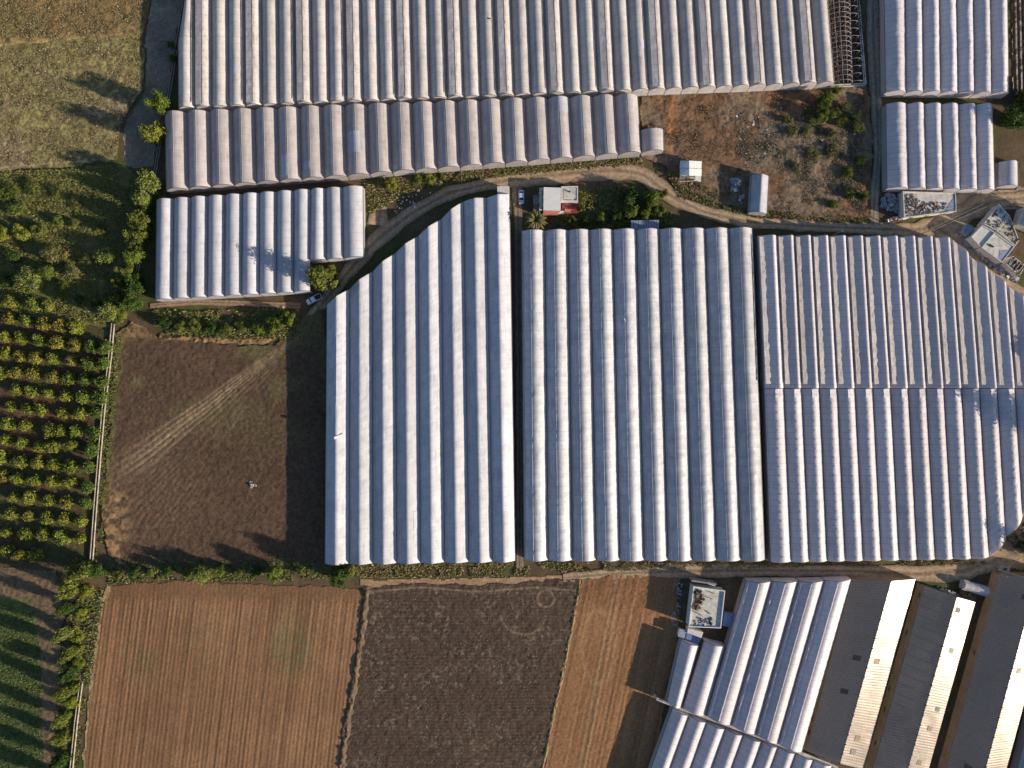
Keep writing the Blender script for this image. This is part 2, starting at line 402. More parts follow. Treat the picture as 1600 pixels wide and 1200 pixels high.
def f_sw(x, y):
    n = fbm(x, y, 20, 4, 81); n2 = fbm(x, y, .7, 2, 82)
    px, py = px_of(x, y); t = (py - 915) / 285.
    l = 168 - 36 * t; r = 562 - 34 * t; u = (px - l) / (r - l) * 80
    ln = .5 + .5 * np.sin(u * 2 * math.pi * .78 + fbm(x, y, 12, 2, 83) * 1.5); ln2 = vnoise(u * 1.4, y / 40, 84)
    c = lerp((.18, .102, .060), (.255, .148, .086), n)
    gr = np.exp(-(((px - 455) / 28) ** 2 + ((py - 1010) / 42) ** 2)) + .6 * np.exp(-(((px - 220) / 22) ** 2 + ((py - 1035) / 26) ** 2)) + .4 * np.exp(-(((px - 320) / 30) ** 2 + ((py - 1000) / 40) ** 2))
    c = c + (np.asarray((.12, .115, .055)) - c) * np.clip(gr * sstep(.35, .65, n2 * .5 + fbm(x, y, 2.5, 3, 87) * .5) * 1.2, 0, .6)[:, None]; c = c * (.85 + .3 * fbm(x, y, 6, 3, 88))[:, None]
    head = sstep(945, 925, py)
    rel = (ln * .05 + ln2 * .10) * (1 - head)
    return rel + n2 * .07, c * (.62 + .32 * ln2 * (1 - head) + .22 * ln + .25 * n2)[:, None]
patch('striped_field', [(172, 916), (240, 908), (420, 912), (572, 920), (558, 1010), (540, 1130), (530, 1240), (128, 1240), (146, 1060), (160, 950)], .24, f_sw, .05)
def f_mid(x, y):
    n = fbm(x, y, 13, 4, 91); n2 = fbm(x, y, .7, 2, 92); cl = fbm(x, y, 1.6, 3, 93)
    px, py = px_of(x, y)
    c = lerp((.068, .046, .035), (.10, .068, .05), n)
    ln = .5 + .5 * np.sin(py * 2 * math.pi / 5.2 + fbm(x, y, 10, 2, 94) * 2)
    sp = sstep(.60, .78, fbm(x, y, .9, 3, 95) * .75 + n2 * .35) * sstep(.4, .6, fbm(x, y, 7, 3, 96))
    c = c + (np.asarray((.26, .22, .16)) - c) * (sp * .35)[:, None]
    ring = np.exp(-((np.hypot(px - 853, py - 935) - 13) / 1.6) ** 2) + np.exp(-((np.hypot(px - 818, py - 955) - 36) / 1.4) ** 2) * (py > 960) * .8
    top = np.exp(-((py - (921 + 3 * np.sin(px / 28))) / 1.3) ** 2)
    c = c + (np.asarray((.27, .19, .14)) - c) * np.clip(ring * .7 + top * .8, 0, 1)[:, None]
    return cl * .25 + n2 * .1 + ln * .05, c * (.6 + .15 * ln + .6 * n2)[:, None]
patch('dark_field', [(568, 918), (640, 911), (760, 914), (906, 903), (890, 1000), (864, 1110), (838, 1240), (530, 1240), (548, 1110), (562, 1010)], .24, f_mid, .05)
def f_tan(x, y):
    n = fbm(x, y, 16, 4, 101); n2 = fbm(x, y, .7, 2, 102)
    px, py = px_of(x, y); t = (py - 905) / 295.
    u = (px - (912 - 62 * t)) / 6.0
    ln = vnoise(u * 1.6, y / 60, 104); ln2 = .5 + .5 * np.sin(u * 2 * math.pi * .8)
    trk = np.exp(-((u - 8.3 - t * .8) / .35) ** 2) + np.exp(-((u - 9.8 - t * .8) / .35) ** 2) * .7
    c = lerp((.20, .108, .060), (.29, .158, .088), n)
    c = c + (np.asarray((.38, .27, .16)) - c) * np.clip(trk * .6, 0, 1)[:, None]
    head = sstep(975, 930, py)
    loop = np.exp(-((np.hypot((px - 935) / 1.0, (py - 1010) / 2.2) - 26) / 2.5) ** 2)
    c = c + (np.asarray((.34, .23, .13)) - c) * (np.clip(loop, 0, 1) * .4)[:, None]
    return ln * .12 + n2 * .1 + head * fbm(x, y, 2, 2, 105) * .2, c * (.6 + .35 * ln * (1 - head * .7) + .12 * ln2 + .35 * n2)[:, None]
patch('harrowed_field', [(908, 905), (1000, 898), (1062, 905), (1058, 1010), (1036, 1110), (1015, 1240), (842, 1240), (862, 1120), (886, 1010)], .24, f_tan, .06)
patch('field_path', [(560, 905), (700, 903), (850, 900), (905, 896), (905, 908), (800, 917), (640, 916), (566, 920)], .4, f_path(((.24, .16, .10), (.32, .22, .14))), .07, M_ROAD)
patch('field_border', [(152, 935), (168, 914), (176, 916), (164, 950), (148, 1060), (132, 1240), (124, 1240), (136, 1110)], .4, f_path(((.26, .19, .11), (.34, .25, .15))), .08, M_ROAD)
def f_green(x, y):
    n = fbm(x, y, 8, 4, 111); n2 = fbm(x, y, .8, 2, 112)
    px, py = px_of(x, y)
    c = lerp((.075, .10, .035), (.105, .13, .045), n)
    b = sstep(950, 925, py + (n - .5) * 60) + sstep(40, 62, px + (n - .5) * 40 - (py - 950) * .03)
    c = c + (np.asarray((.15, .105, .07)) - c) * np.clip(b, 0, 1)[:, None] * .95
    return n2 * .22, c * (.6 + .8 * n2)[:, None]
patch('green_crop_field', [(-40, 884), (90, 888), (100, 960), (92, 1100), (82, 1240), (-40, 1240)], .28, f_green, .05)
def f_scrub(x, y):
    n = fbm(x, y, 10, 4, 121); n2 = fbm(x, y, .8, 2, 122); cl = fbm(x, y, 2.4, 3, 123)
    px, py = px_of(x, y)
    c = lerp((.135, .082, .052), (.205, .125, .078), n)
    g = sstep(.45, .62, fbm(x, y, 12, 3, 124) + .12 * (py > 200) * (px > 1180))
    c = c + (np.asarray((.20, .16, .12)) - c) * (g * .6)[:, None]
    r = np.exp(-((px - 1048) / 5) ** 2) * (py < 245)
    c = c + (np.asarray((.33, .15, .07)) - c) * (r * .7)[:, None]
    return cl * .45 + n2 * .16, c * (.45 + .8 * n2 + .35 * cl)[:, None]
patch('scrub_ground', [(1000, 148), (1200, 140), (1356, 134), (1362, 200), (1360, 342), (1300, 344), (1200, 330), (1110, 318), (1060, 290), (1040, 262), (1004, 248)], .3, f_scrub, .05)
def road(name, pts, wds, z, cols=((.24, .175, .12), (.36, .265, .185))):
    # ribbon sheet following a polyline; crown and wheel ruts are real relief
    C_ = atn(pts); W = np.array(wds) * S
    s = np.concatenate([[0], np.cumsum(np.linalg.norm(np.diff(C_, axis=0), axis=1))]); n = int(s[-1] / .6) + 2
    q = np.linspace(0, s[-1], n); x = np.interp(q, s, C_[:, 0]); y = np.interp(q, s, C_[:, 1])
    for _ in range(12):
        x[1:-1] = (x[:-2] + x[1:-1] + x[2:]) / 3; y[1:-1] = (y[:-2] + y[1:-1] + y[2:]) / 3
    wd = np.interp(q, s, W); T = np.stack([np.gradient(x), np.gradient(y)], 1); T /= np.linalg.norm(T, axis=1)[:, None]
    m = 15; u = np.linspace(-.5, .5, m)
    rag = 1 + (vnoise(q / 3, q * 0, 7) - .5) * .35
    X = x[:, None] - T[:, 1:2] * (u * 1)[None] * (wd * rag)[:, None]; Y = y[:, None] + T[:, 0:1] * (u * 1)[None] * (wd * rag)[:, None]
    Xf, Yf = X.ravel(), Y.ravel(); n1 = fbm(Xf, Yf, 5, 4, 141); n2 = fbm(Xf, Yf, .9, 3, 142)
    uu = np.tile(u, n); rut = np.exp(-((np.abs(uu) - .2) / .06) ** 2)
    c = lerp(cols[0], cols[1], n1) * (.72 + .5 * n2)[:, None]; c = c + (np.asarray(cols[1]) * 1.25 - c) * (rut * .45)[:, None]
    mid = np.exp(-(uu / .08) ** 2) * .35; c = c * (1 - mid)[:, None]
    ed = sstep(.36, .5, np.abs(uu)); c = c + (np.asarray((.10, .08, .05)) - c) * (ed * .7)[:, None]
    V = np.stack([Xf, Yf, z + n2 * .03 - rut * .03 + .05 * (1 - ed)], 1)
    i = np.arange(n * m).reshape(n, m)
    F = np.stack([i[:-1, :-1], i[1:, :-1], i[1:, 1:], i[:-1, 1:]], -1).reshape(-1, 4)
    return link(name, mesh_np(name, V, F, col=c, smooth=True), M_ROAD, kind='structure')
road('farm_road', [(440, 545), (478, 505), (502, 478), (540, 430), (585, 378), (640, 335), (700, 302), (760, 288), (830, 277), (900, 270), (965, 266), (1005, 272), (1045, 305), (1100, 332), (1170, 347), (1260, 353), (1350, 357), (1430, 360), (1480, 350), (1525, 322), (1570, 312), (1640, 312)],
     [12, 16, 18, 20, 26, 24, 22, 22, 30, 32, 30, 26, 24, 20, 20, 18, 18, 24, 40, 36, 26, 24], .16)
road('branch_road', [(1455, 352), (1490, 372), (1512, 400), (1550, 432), (1590, 458), (1650, 490)], [24, 28, 26, 22, 22, 22], .18)
road('north_lane', [(1362, -60), (1364, 60), (1369, 160), (1372, 240), (1366, 300), (1364, 350)], [20, 20, 18, 14, 14, 20], .17, ((.20, .17, .135), (.29, .24, .19)))
road('south_lane', [(880, 903), (960, 896), (1060, 892), (1200, 891), (1340, 892), (1430, 897), (1500, 893), (1550, 876), (1640, 850)], [14, 20, 22, 20, 20, 28, 32, 36, 38], .17)
road('yard_spur', [(590, 352), (592, 335), (600, 318)], [34, 26, 12], .15)
road('side_track', [(470, 478), (380, 474), (300, 472), (235, 478)], [10, 9, 9, 8], .15, ((.19, .13, .09), (.26, .18, .12)))
road('garden_lane', [(808, 292), (810, 350), (811, 500), (812, 700), (812, 890)], [16, 14, 12, 12, 12], .14, ((.15, .12, .09), (.22, .175, .13)))
patch('east_verge', [(1470, 330), (1500, 300), (1640, 290), (1640, 330), (1540, 325)], .4, f_path(((.22, .17, .12), (.31, .24, .17))), .06, M_ROAD)
patch('corner_yard', [(1575, 830), (1640, 800), (1640, 900), (1560, 880), (1550, 868)], .4, f_path(((.22, .16, .09), (.32, .23, .13))), .2, M_ROAD)

def f_rows(x, y):
    px, py = px_of(x, y); u = (px - (1578 + py * .02)) / 7.
    r = .5 + .5 * np.cos(u * 2 * math.pi); n2 = fbm(x, y, .8, 2, 151)
    c = lerp((.06, .045, .035), (.11, .08, .055), n2)
    pl = sstep(.8, .95, r) * sstep(.42, .6, n2)
    c = c + (np.asarray((.45, .43, .42)) - c) * pl[:, None]
    return r * .3 + n2 * .15, c
patch('mulched_rows', [(1579, -40), (1640, -40), (1640, 150), (1582, 152)], .3, f_rows, .06)

# ---------------------------------------------------------------- weeds and dry brush (nobody could count these)
def tufts(name, polys, n, size, cols, hgt=.35, seed=0, label=None, clump=0., blades=3, spread=.5):
    rng = np.random.default_rng(seed)
    Ps = [atn(p) for p in polys]; ar = np.array([abs(np.sum(P[:, 0] * np.roll(P[:, 1], -1) - P[:, 1] * np.roll(P[:, 0], -1))) / 2 for P in Ps])
    pts = []
    for P, a_ in zip(Ps, ar):
        k = int(n * a_ / ar.sum()); lo, hi = P.min(0), P.max(0); q = rng.random((k * 6, 2)) * (hi - lo) + lo
        q = q[inpoly(q[:, 0], q[:, 1], P)]
        if clump > 0: q = q[fbm(q[:, 0], q[:, 1], 3.2, 3, seed + 7) > clump]
        pts.append(q[:k])
    q = np.concatenate(pts); k = len(q)
    b = np.repeat(q, blades, 0) + rng.normal(0, size * spread * .6, (k * blades, 2)); nb = len(b)
    ang = rng.random(nb) * 6.283; sz = size * (.5 + rng.random(nb)); hh = hgt * (.3 + rng.random(nb) * 1.1)
    dx, dy = np.cos(ang), np.sin(ang)
    z = np.full(nb, .12); wq = sz * .32
    p0 = np.stack([b[:, 0] - dy * wq, b[:, 1] + dx * wq, z], 1); p1 = np.stack([b[:, 0] + dy * wq, b[:, 1] - dx * wq, z], 1)
    p2 = np.stack([b[:, 0] + dx * sz * .8, b[:, 1] + dy * sz * .8, z + hh], 1)
    V = np.stack([p0, p1, p2], 1).reshape(-1, 3); F = np.arange(nb * 3).reshape(-1, 3)
    ci = rng.integers(0, len(cols), k); cc = np.asarray(cols)[ci] * (.6 + rng.random((k, 1)) * .8)
    cc = np.repeat(np.repeat(cc, blades, 0), 3, 0)
    return link(name, mesh_np(name, V, F, col=cc), M_TUFT, kind='stuff')
GRN = [(.12, .145, .035), (.15, .165, .045), (.19, .19, .06), (.08, .11, .03)]
DRY = [(.28, .20, .10), (.22, .16, .08), (.16, .13, .06), (.32, .24, .13)]
GRY = [(.27, .24, .20), (.20, .17, .13), (.16, .14, .10), (.33, .29, .24), (.13, .12, .06)]
def glabel(o, lab, cat): o['label'] = lab; o['category'] = cat; return o
glabel(tufts('tall_weeds', [[(0, 268), (90, 268), (185, 258), (228, 300), (215, 420), (170, 505), (60, 495), (0, 480)]], 19000, .65, GRN[1:3] + [(.20, .17, .07), (.15, .15, .05)], .5, 1, clump=.40), 'tall green weeds and grass above the citrus orchard', 'weeds')
glabel(tufts('meadow_grass', [[(0, 0), (232, 0), (222, 50), (0, 70)], [(0, 76), (222, 54), (224, 130), (186, 200), (184, 248), (0, 262)]], 34000, .40, DRY + [(.34, .28, .17), (.30, .25, .14), (.10, .10, .045)], .3, 2, blades=2), 'short dry grass on the two fields beside the stony path', 'grass')
glabel(tufts('dry_brush', [[(1003, 150), (1352, 140), (1360, 338), (1210, 336), (1205, 270), (1168, 270), (1165, 325), (1065, 290), (1100, 248), (1055, 246), (1012, 240)]], 13000, .45, [(.22, .14, .08), (.16, .10, .06), (.27, .18, .10), (.12, .085, .045)], .4, 3, clump=.42), 'dry brown brush over the waste ground below the largest greenhouse', 'brush')
glabel(tufts('grey_scrub', [[(1150, 205), (1240, 185), (1345, 215), (1350, 330), (1260, 300), (1150, 240)]], 7500, .5, [(.28, .23, .17), (.21, .17, .12), (.16, .13, .08), (.34, .29, .22), (.13, .13, .06)], .45, 4, clump=.45), 'grey twiggy scrub in the middle of the waste ground', 'scrub')
glabel(tufts('verge_weeds', [[(515, 882), (800, 878), (1200, 880), (1200, 886), (900, 893), (800, 900), (600, 902), (540, 900)], [(1200, 880), (1540, 876), (1540, 882), (1200, 886)]], 3000, .5, GRN[:2] + DRY, .4, 5, clump=.4), 'weeds along the foot of the long white greenhouses', 'weeds')
glabel(tufts('roadside_weeds', [[(570, 280), (1000, 246), (1005, 256), (860, 268), (700, 285), (640, 300), (580, 335)], [(1040, 262), (1200, 332), (1360, 342), (1360, 348), (1180, 340), (1060, 308)]], 5000, .6, GRN + DRY + DRY, .5, 6, clump=.35), 'weeds and rubbish along the upper side of the farm road', 'weeds')
glabel(tufts('canal_weeds', [[(178, 520), (190, 520), (182, 640), (165, 800), (160, 870), (146, 868), (160, 700)], [(166, 870), (510, 872), (560, 900), (420, 908), (240, 906), (172, 914)], [(128, 930), (164, 920), (150, 1010), (132, 1110), (122, 1200), (84, 1200), (92, 1080), (100, 980)]], 8500, .55, [(.17, .17, .06), (.13, .14, .045), (.22, .18, .09), (.10, .12, .035)], .4, 7, clump=.42), 'green weeds along the concrete canal and the foot of the fields', 'weeds')
glabel(tufts('bank_weeds', [[(240, 485), (300, 488), (420, 482), (468, 484), (462, 528), (400, 530), (330, 528), (245, 520)], [(862, 336), (1046, 332), (1050, 352), (862, 356)], [(900, 300), (975, 292), (980, 330), (905, 335)]], 5000, .7, GRN + DRY[:2], .6, 8, clump=.33), 'rough weeds on the bank above the fallow field and behind the house', 'weeds')
glabel(tufts('field_clods', [[(186, 530), (440, 548), (505, 500), (508, 866), (172, 862)]], 16000, .28, [(.17, .12, .08), (.20, .15, .10), (.12, .09, .05), (.24, .18, .12)], .16, 9, blades=2), 'clods and dry stalks over the brown fallow field', 'clods')
glabel(tufts('straw_clumps', [[(578, 926), (898, 914), (842, 1200), (538, 1200)]], 11000, .34, [(.25, .21, .16), (.14, .10, .07), (.32, .27, .2), (.10, .075, .05)], .22, 10, blades=2, clump=.48), 'pale straw clumps over the dark ploughed field', 'straw')
glabel(tufts('green_crop', [[(0, 945), (50, 960), (62, 1010), (68, 1200), (0, 1200)]], 9000, .5, [(.09, .125, .04), (.11, .14, .05), (.13, .15, .055)], .3, 12, blades=3), 'leafy green crop at the lower corner beside the track', 'crop')

# ---------------------------------------------------------------- greenhouses
def prof(kind, u):
    """height of the roof skin over the gutters, 0..1, for u across the bay"""
    kd = kind
    if kd == 'arch': return 1 - np.abs(2 * u - 1) ** 2.1
    if kd == 'gothic': return 1 - np.abs(2 * u - 1) ** 1.28
    if kd == 'lean':                                   # ridge set toward the sunny side
        p = .53; return 1 - np.where(u < p, (p - u) / p, (u - p) / (1 - p)) ** 1.7
    if kd == 'vent': return 1 - np.where(u < .70, ((.70 - u) / .70), 0) ** 1.15 - np.where(u >= .70, ((u - .70) / .30), 0) ** 1.6
    if kd == 'gable': return 1 - np.abs(2 * u - 1)
    p = .62; return 1 - np.where(u < p, (p - u) / p, (u - p) / (1 - p)) ** 1.5
US = np.concatenate([[0, .015], np.linspace(.06, .94, 15), [.985, 1]])
def bay_grid(L0, R0, L1, R1, kind, eave, rise, res, seed, wrinkle=.035, hoop=2.2, inset=.12, sag=.03):
    """px corners: L0,R0 upper end, L1,R1 lower end (at eave height)"""
    a0, b0, a1, b1 = [np.array(at(*p, eave))[:2] for p in (L0, R0, L1, R1)]
    wv = (b0 - a0) / np.linalg.norm(b0 - a0); w2 = (b1 - a1) / np.linalg.norm(b1 - a1)
    a0 = a0 + wv * inset; b0 = b0 - wv * inset; a1 = a1 + w2 * inset; b1 = b1 - w2 * inset
    ln = max(np.linalg.norm(a1 - a0), np.linalg.norm(b1 - b0)); n = max(4, int(ln / res) + 1); v = np.linspace(0, 1, n)
    u = US; m = len(u)
    A = a0[None] + (a1 - a0)[None] * v[:, None]; B = b0[None] + (b1 - b0)[None] * v[:, None]
    P = A[:, None, :] + (B - A)[:, None, :] * u[None, :, None]
    along = v * ln; base = prof(kind, u)
    z = eave + rise * base[None, :] * np.ones((n, 1))
    ph = np.abs(np.mod(along / hoop, 1) - .5) * 2
    z -= (sag * (1 - ph ** 2))[:, None] * np.sqrt(np.clip(base, 0, 1))[None]
    gx = along[:, None] + u[None] * 0; gu = u[None] * 5 + along[:, None] * 0
    wr = (vnoise(gx / .55, gu * .9 + seed * 3.3, seed) - .5) * 2 * wrinkle + (vnoise(gx / 3.3, gu * .5, seed + 5) - .5) * 2 * wrinkle * 1.3
    z += wr * np.clip(base, 0, 1)[None] ** .5
    wob = (vnoise(gx / 1.1, gu, seed + 9) - .5) * wrinkle * 1.2
    P[..., 0] += wob * (base > .05)
    return P, z, along, n, m, ln
def skin(name, P, z, along, org, mat, parent, wid=6, **kw):
    n, m = z.shape
    V = np.concatenate([P, z[..., None]], -1).reshape(-1, 3) - np.array(org)
    uv = np.stack([np.tile(US[:m] * wid, n), np.repeat(along, m)], 1)
    i = np.arange(n * m).reshape(n, m)
    F = np.stack([i[:-1, :-1], i[1:, :-1], i[1:, 1:], i[:-1, 1:]], -1).reshape(-1, 4)
    return link(name, mesh_np(name, V, F, uv=uv, smooth=True), mat, parent, **kw)
def endwall(P, z, row, org, mat, parent, seed, dz=0.):
    p = P[row]; zz = z[row] - .02; m = len(zz)
    out = (P[row] - P[1 if row == 0 else -2]); out = out / np.linalg.norm(out, axis=1)[:, None] * .12
    lv = np.linspace(0, 1, 4)
    V = []; 
    for t in lv:
        q = p + out * (1 + .9 * (1 - t)); V.append(np.concatenate([q, (zz * t)[:, None]], 1))
    V = np.concatenate(V) - np.array(org); uv = np.stack([np.tile(US[:m] * 6, 4), np.repeat(lv * 4, m)], 1)
    i = np.arange(4 * m).reshape(4, m)
    F = np.stack([i[:-1, :-1], i[:-1, 1:], i[1:, 1:], i[1:, :-1]], -1).reshape(-1, 4)
    link('end_wall', mesh_np('end_wall', V, F, uv=uv), mat, parent)
def strip_wall(name, p0, p1, z0, z1, org, mat, parent, th=.12):
    d = (p1 - p0); nrm = np.array([-d[1], d[0]]) / np.linalg.norm(d) * th / 2
    return MB(org).prism([tuple(p0 + nrm), tuple(p1 + nrm), tuple(p1 - nrm), tuple(p0 - nrm)], z0, z1).build(name, mat, parent)
def flap(L0, R0, L1, R1, eave, u0, u1, z0, z1, org, mat, parent, res=.5, rag=.06, seed=0, name='vent_flap', vr=(.01, .99)):
    a0, b0, a1, b1 = [np.array(at(*p, eave))[:2] for p in (L0, R0, L1, R1)]
    ln = np.linalg.norm(a1 - a0); n = int(ln / res) + 2; n = max(4, int(n * (vr[1] - vr[0]))); v = np.linspace(vr[0], vr[1], n)
    A = a0[None] + (a1 - a0)[None] * v[:, None]; B = b0[None] + (b1 - b0)[None] * v[:, None]
    un = np.array([u0, (u0 * 2 + u1) / 3, (u0 + u1 * 2) / 3, u1])
    U = un[None] + np.array([0, 0, .3, 1])[None] * (vnoise(v * ln / .9, v * 0 + seed, seed) - .5)[:, None] * rag
    P = A[:, None] + (B - A)[:, None] * U[..., None]
    Z = eave + z0 + (z1 - z0) * (un - u0)[None] / (u1 - u0) + (vnoise((v * ln)[:, None] / 1.2, un[None] * 9 + seed, 3) - .5) * .08
    V = np.concatenate([P, Z[..., None]], -1); Vb = V.copy(); Vb[..., 2] -= .05
    V = np.concatenate([V.reshape(-1, 3), Vb.reshape(-1, 3)]) - np.array(org)
    i = np.arange(n * 4).reshape(n, 4); k = n * 4
    F = [np.stack([i[:-1, :-1], i[1:, :-1], i[1:, 1:], i[:-1, 1:]], -1).reshape(-1, 4)]; F.append(F[0][:, ::-1] + k)
    F.append(np.stack([i[:-1, 0], i[:-1, 0] + k, i[1:, 0] + k, i[1:, 0]], 1)); F.append(np.stack([i[:-1, 3], i[1:, 3], i[1:, 3] + k, i[:-1, 3] + k], 1))
    uv = np.stack([np.tile(un * 6, n), np.repeat(v * ln, 4)], 1); uv = np.concatenate([uv, uv])
    return link(name, mesh_np(name, V, np.concatenate(F), uv=uv, smooth=False), mat, parent)

def greenhouse(label, bays, kind, eave, rise, mat, res=.55, wrinkle=.035, hoop=2.2, wallmat=None, flaps=None, group='plastic greenhouses',
               seed=0, sag=.03, ends=(1, 1), base='film', purlin=None, clips=None):
    """bays: list of (L0,R0,L1,R1) in photo pixels"""
    c = at(*np.mean([p for b in bays for p in b], axis=0)); org = (c.x, c.y, 0)
    T = thing('greenhouse', label, 'greenhouse', org, group); wallmat = wallmat or mat
    hb = MB(org); cb = MB(org)
    for k, (L0, R0, L1, R1) in enumerate(bays):
        P, z, al, n, m, ln = bay_grid(L0, R0, L1, R1, kind, eave, rise, res, seed + k, wrinkle, hoop, sag=sag)
        skin('roof_film', P, z, al, org, mat, T, wid=np.linalg.norm(P[0, -1] - P[0, 0]))
        if ends[0]: endwall(P, z, 0, org, wallmat, T, k)
        if ends[1]: endwall(P, z, -1, org, wallmat, T, k)
        # gutter on the left of every bay (and the right of the last)
        e_ = [(np.array(at(*L0, eave))[:2], np.array(at(*L1, eave))[:2])]
        if k == len(bays) - 1 or bays[k + 1][0] != R0 and abs(bays[k + 1][0][0] - R0[0]) > 3: e_.append((np.array(at(*R0, eave))[:2], np.array(at(*R1, eave))[:2]))
        for (g0, g1) in e_:
            strip_wall('gutter', g0, g1, eave - .22, eave - .06, org, M_STEEL, T, .30)
        if k == 0: strip_wall('side_wall', P[0, 0], P[-1, 0], 0, eave, org, wallmat, T)
        if k == len(bays) - 1: strip_wall('side_wall', P[0, -1], P[-1, -1], 0, eave, org, wallmat, T)
        # posts under the gutters at the open ends
        for g in (e_[0][0], e_[0][1]): hb.tube((g[0], g[1], 0), (g[0], g[1], eave - .22), .06)
        if flaps:
            for f in flaps:
                if f.get('every') and k % f['every'] != f.get('off', 0): continue
                flap(L0, R0, L1, R1, eave, f['u'][0], f['u'][1], f['z'][0], f['z'][1], org, f.get('mat', mat), T, rag=f.get('rag', .05), seed=k, vr=f.get('v', (.01, .99)))
        if clips is not None:
            j = int(np.argmin(np.abs(US - clips)))
            for i0 in range(3, n - 1, 5): cb.box((P[i0, j, 0], P[i0, j, 1], z[i0, j] + .04), (.24, .45, .1), .1)
        # ridge line where two sheets are clamped
        if purlin is not None:
            for pu in purlin:
                j = int(np.argmin(np.abs(US - pu)))
                for i0 in range(0, n - 1, 6):
                    i1 = min(i0 + 6, n - 1)
                    hb.tube((*P[i0, j], z[i0, j] + .03), (*P[i1, j], z[i1, j] + .03), .045, n=3)
    hb.build('frame_pipes', M_FRAME, T, kind='stuff')
    if cb.v: cb.build('ridge_clips', M_STEEL, T, kind='stuff')
    return T
def roof_patch(T, bay, kind, eave, rise, u, v, mat, res=.5, name='roof_patch', lift=.05):
    P, z, al, n, m, ln = bay_grid(*bay, kind, eave, rise, res, 3, .02, 2.2)
    j = np.where((US >= u[0]) & (US <= u[1]))[0]; i = np.arange(int(v[0] * n), max(int(v[0] * n) + 2, int(v[1] * n)))
    P2 = P[np.ix_(i, j)]; z2 = z[np.ix_(i, j)] + lift; V = np.concatenate([P2, z2[..., None]], -1).reshape(-1, 3) - np.array(T.location)
    q = np.arange(len(i) * len(j)).reshape(len(i), len(j)); F = np.stack([q[:-1, :-1], q[1:, :-1], q[1:, 1:], q[:-1, 1:]], -1).reshape(-1, 4)
    uv = np.stack([np.tile(US[j] * 6, len(i)), np.repeat(al[i], len(j))], 1)
    return link(name, mesh_np(name, V, F, uv=uv, smooth=True), mat, T)
def lin(a_, b_, t): return (a_[0] + (b_[0] - a_[0]) * t, a_[1] + (b_[1] - a_[1]) * t)
def bays_between(TL, TR, BL, BR, n):
    return [(lin(TL, TR, i / n), lin(TL, TR, (i + 1) / n), lin(BL, BR, i / n), lin(BL, BR, (i + 1) / n)) for i in range(n)]

# largest greenhouse along the top edge
b = bays_between((279, -62), (1287.5, -62), (279, 170), (1303, 130), 39)
b[0] = ((298, -62), b[0][1], b[0][2], b[0][3])
b[0] = ((279, 62), lin(b[0][1], b[0][3], .53), b[0][2], b[0][3])
first_top = ((291, -2), (305, -62))
T1 = greenhouse('largest greenhouse, very long beige film roof of many narrow bays with one bare frame bay', b, 'arch', 3.6, 1.75, M_GREY, wrinkle=.03, seed=1,
                flaps=[dict(every=3, off=1, u=(.16, .50), z=(1.75, 1.95), rag=.02), dict(every=3, off=1, u=(.56, .66), z=(1.95, 1.85), rag=.05)])
org1 = T1.location.copy()
P, z, al, n, m, ln = bay_grid((297, -62), (305, -62), (279.3, 61), (304.5, 61.5), 'arch', 3.6, 1.7, .6, 77, .03)
skin('roof_film', P, z, al, tuple(org1), M_GREY, T1)
# bare frame bay: hoops, purlins and crop rows
def hoop_mesh(TL, TR, BL, BR, t, eave, rise, org):
    l = at(*lin(TL, BL, t), eave); r = at(*lin(TR, BR, t), eave); mb = MB(org); pr = None
    for i in range(11):
        u = i / 10; p = l.lerp(r, u); p.z = eave + rise * float(prof('arch', np.array(u)))
        if pr is not None: mb.tube(pr, p, .05, n=4)
        pr = p
    mb.tube((l.x, l.y, 0), l, .05, n=4); mb.tube((r.x, r.y, 0), r, .05, n=4)
    return mb
for i in range(26):
    t = i / 25 * .98 + .01
    hoop_mesh((1289, -62), (1326, -62), (1304, 130), (1332, 129), t, 3.4, 1.7, org1).build('hoop', M_FRAME, T1)
for i in range(17):
    t = i / 16 * .98 + .01
    hoop_mesh((1315, -62), (1334, -62), (1332, 129), (1347, 128), t, 2.6, .5, org1).build('hoop', M_FRAME, T1)
for u, zz in ((.0, 3.4), (.25, 4.7), (.5, 5.1), (.75, 4.7), (1., 3.4)):
    MB(org1).tube(at(*lin((1289, -62), (1326, -62), u), zz), at(*lin((1304, 130), (1332, 129), u), zz), .05, n=4).build('purlin', M_FRAME, T1)
glabel(tufts('withered_crop_rows', [[(1291, -40), (1340, -40), (1347, 126), (1304, 129)]], 3000, .6, [(.10, .06, .05), (.16, .10, .08), (.22, .16, .13), (.05, .045, .03)], .6, 14, clump=.35), 'withered crop rows under the bare hoops of the largest greenhouse', 'crop')
f_dark = lambda x, y: ((.5 + .5 * np.sin((px_of(x, y)[0] - px_of(x, y)[1] * .08) * .9)) * .2, lerp((.05, .034, .03), (.11, .075, .06), fbm(x, y, 1.2, 3, 171)))
patch('bare_bay_soil', [(1290, -60), (1338, -60), (1348, 128), (1304, 131)], .35, f_dark, .1)

